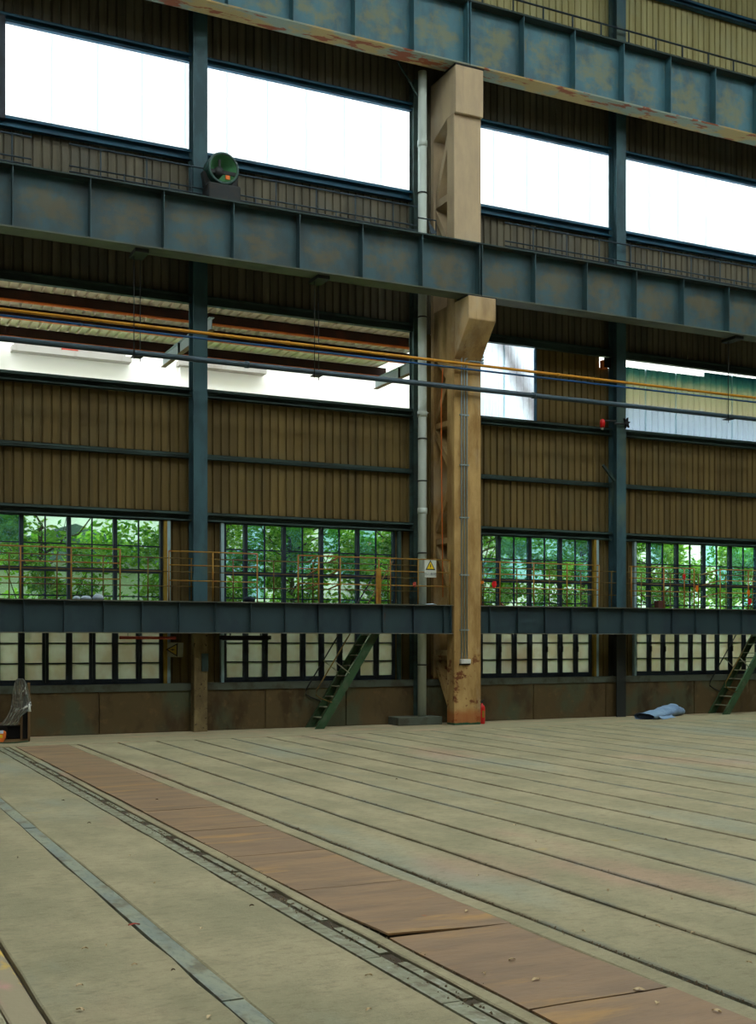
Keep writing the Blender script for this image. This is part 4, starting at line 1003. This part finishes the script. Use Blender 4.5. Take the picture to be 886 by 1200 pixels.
# ------------------------------------------------------------------ outside
yard = tag(box(-40, 70, 21.8, 80, -.5, -.12).build('yard_ground', 'yard_ground'), kind='structure')
bd = root('building', (5, 34, 0), 'white plastered building with projecting ledges seen through the upper openings', 'building')
BY = 33.0
box(-30, 60, BY, BY+8, -.1, 14.5).build('wall', 'plaster_white', bd)
for a, b, y0, y1 in ((14, 154, 411, 424), (210, 312, 428, 438), (-160, -10, 395, 409)):
    p, q = P(a, y0, BY-.3), P(b, y1, BY-.3); z = (p.z+q.z)/2+.14
    o = MB().box(p.x, q.x, BY-.35, BY, z-.14, z).build('ledge', 'plaster_grey', bd)
    box(p.x+.1, q.x-.1, BY-.05, BY, z, z+1.3).build('window', 'plaster_grey', bd)
    box(p.x+(q.x-p.x)*.42, p.x+(q.x-p.x)*.55, BY-.2, BY-.05, z, z+.2).build('brick_infill', 'red_lead', bd)
for i in range(9):
    x = -6+i*5.2; box(x, x+.25, BY-.12, BY, 0, 13).build('pilaster', 'plaster_white', bd)
# canopy outside the left openings
cn = root('canopy', (5, 22, 8), 'corrugated lean-to canopy with orange-edged purlins outside the upper left opening', 'canopy')
def cz(y): return 8.22-.0*(y-21.8)
nk = 0
me = None
q = MB(); wd = 1.0; pr_ = []
for i in range(5):
    x = i*.2; pr_ += [(x, 0), (x+.13, 0), (x+.145, .045), (x+.185, .045)]
pr_.append((1.0, 0))
for x, z in pr_: q.v += [(x, 0, z), (x, 3.7, z)]
for i in range(len(pr_)-1): q.f.append((2*i, 2*i+1, 2*i+3, 2*i+2))
me = q.mesh('roof_sheet', 'canopy_sheet')
for i in range(15): place('roof_sheet', me, cn, (X0-1+i*1.0, 21.75, 8.13))
for y in (22.3, 23.5, 25.0):
    o = MB().box(X0, 12.3, y, y+.012, 7.93, 8.12).box(X0, 12.3, y, y+.07, 8.1, 8.12).build('purlin', 'purlin_brown', cn)
    MB().box(X0, 12.3, y-.01, y+.08, 7.9, 7.93).build('purlin_flange', 'rust_orange', o)
for x in (6.98, 12.12):
    o = MB().box(x-.006, x+.006, 21.75, 25.2, 7.66, 7.9).build('rafter', 'galvanised', cn)
    box(x-.05, x+.05, 21.75, 25.2, 7.645, 7.66).build('rafter_flange', 'wood_old', o)
    box(x-.05, x+.05, 21.75, 25.2, 7.885, 7.899).build('rafter_flange', 'galvanised', o)
    box(x-.05, x+.05, 23.9, 23.915, 7.66, 7.885).build('rafter_stiffener', 'dark_steel', o)
# shed roof and red stair seen through the windows
sh = root('shed', (4.5, 30, 0), 'grey-roofed shed behind the trees outside the leftmost window', 'shed')
box(3.2, 8.2, 29, 32, -.1, 3.6).build('wall', 'plaster_white', sh)
MB().prism([(2.8, 3.6), (8.6, 3.6), (5.8, 4.5)], 'y', 28.7, 32.2).build('roof', 'roof_grey', sh)
es = root('outside_stair', (16.5, 25, 0), 'red-brown steel stair outside behind the third window', 'stair')
sx0, sz0 = P(585, 748, 25).x, P(585, 748, 25).z; sx1, sz1 = P(640, 800, 25).x, P(640, 800, 25).z
for y in (25.0, 25.9): MB().bar((sx0, y, sz0), (sx1, y, sz1), .05, .2).build('stringer', 'red_lead', es)
for i in range(8):
    t = (i+.5)/8; x, z = sx0+(sx1-sx0)*t, sz0+(sz1-sz0)*t; box(x-.14, x+.14, 25.0, 25.9, z-.01, z+.02).build('tread', 'red_lead', es)
for y in (25.0, 25.9): MB().tube([(sx0, y, sz0+.9), (sx1, y, sz1+.9)], .03, 6).build('handrail', 'red_lead', es)
for t in (0, .5, 1):
    x, z = sx0+(sx1-sx0)*t, sz0+(sz1-sz0)*t; box(x-.03, x+.03, 24.97, 25.03, -.12, z+.9).build('post', 'red_lead', es)
rb = root('red_roof', (15.5, 28, 0), 'red-brown roofed outbuilding seen at the right end of the second window', 'outbuilding')
p0, p1 = P(444, 660, 28), P(475, 640, 28)
MB().prism([(p0.x, p0.z), (p1.x+1.5, p0.z), (p1.x+1.5, p1.z+.7), (p0.x, p1.z)], 'y', 28, 31).build('roof', 'red_lead', rb)
box(p0.x+.1, p1.x+1.4, 28.1, 30.9, -.12, p0.z).build('wall', 'plaster_grey', rb)
# trees
def tree(name, x, y, h, rad, nleaf, seed, label, cx=0):
    rr_ = random.Random(seed); o = root(name, (x, y, -.12), label, 'tree', 'trees outside the windows')
    m = MB(); m.tube([(x, y, -.2), (x+.08, y, h*.35), (x-.05+cx*.3, y, h*.7)], [.11, .085, .04], 8)
    tips = []
    for i in range(16):
        a = rr_.uniform(0, 6.28); z0 = h*rr_.uniform(.22, .7); r_ = rad*rr_.uniform(.5, 1)
        e = (x+cx+math.cos(a)*r_, y+math.sin(a)*r_*.7, z0+h*rr_.uniform(.05, .28)); tips.append(e)
        m.tube([(x+.03, y, z0), ((x+e[0])/2, (y+e[1])/2, z0+.25), e], [.03, .02, .008], 5)
    m.build('trunk', 'bark', o, smooth=True)
    m = MB(); cl = []
    for i in range(64):
        a = rr_.uniform(0, 6.28); u = rr_.random()**.5
        z = h*rr_.uniform(.12, 1.0); w_ = rad*(1-.35*abs(z/h-.6)/.6)
        cl.append((x+cx+math.cos(a)*w_*u, y+math.sin(a)*w_*u*.7, z, rr_.uniform(.28, .55)))
    for i in range(nleaf):
        c_ = cl[i % len(cl)]; s_ = rr_.uniform(.06, .11)
        p = Vector((c_[0]+rr_.gauss(0, c_[3]*.5), c_[1]+rr_.gauss(0, c_[3]*.5), c_[2]+rr_.gauss(0, c_[3]*.42)))
        u = Vector((rr_.gauss(0, 1), rr_.gauss(0, 1), rr_.gauss(0, .5))).normalized(); v = u.orthogonal().normalized()
        v = (v+u.cross(v)*rr_.uniform(-1, 1)).normalized()
        m.quad(p-u*s_, p+v*s_*.45, p+u*s_, p-v*s_*.45)
    m.build('foliage', 'leaf_green', o)
TL = [(1.5, 25.5, 6.2, 1.7, 'leafy green tree farthest left outside the leftmost window'), (4.6, 26.4, 6.0, 1.8, 'leafy green tree outside the middle of the leftmost window'), (7.6, 25.6, 6.1, 1.7, 'leafy green tree outside behind the left steel post'),
      (10.4, 26.3, 6.2, 1.8, 'leafy green tree outside the left half of the second window'), (13.1, 25.8, 6.0, 1.6, 'leafy green tree outside the right half of the second window'), (16.0, 27.3, 6.3, 1.9, 'leafy green tree outside the third window behind the red stair'),
      (18.8, 26.2, 6.0, 1.7, 'leafy green tree outside the right half of the third window'), (21.6, 26.8, 5.6, 1.7, 'leafy green tree outside the left half of the right window'), (24.8, 26.0, 4.4, 1.7, 'lower leafy green tree outside the right end of the right window')]
for i, (x, y, h, rd, lab) in enumerate(TL): tree('leafy_tree', x, y, h, rd, 13000, 40+i, lab)
def bush(x, y, i, lab):
    rr_ = random.Random(i); o = root('bush', (x, y, -.12), lab, 'bush', 'bushes under the windows outside'); m = MB()
    for k_ in range(3800):
        p = Vector((x+rr_.gauss(0, .75), y+rr_.gauss(0, .3), abs(rr_.gauss(.1, .9)))); s_ = rr_.uniform(.06, .1)
        u = Vector((rr_.gauss(0, 1), rr_.gauss(0, 1), rr_.gauss(0, .5))).normalized(); v = u.orthogonal().normalized()
        m.quad(p-u*s_, p+v*s_*.45, p+u*s_, p-v*s_*.45)
    m.build('foliage', 'leaf_green', o)
    MB().tube([(x, y, -.15), (x+.05, y, .8)], [.04, .015], 6).build('stem', 'bark', o)
for i, x in enumerate((2.6, 5.2, 8.6, 11.6, 17.6, 20.4, 23.2)):
    bush(x, 24.2+.3*(i % 2), 70+i, 'low green bush outside, %s in the row under the windows' % ('first', 'second', 'third', 'fourth', 'fifth', 'sixth', 'last')[i])
for o in bpy.data.objects:
    if '_o' in o: del o['_o']
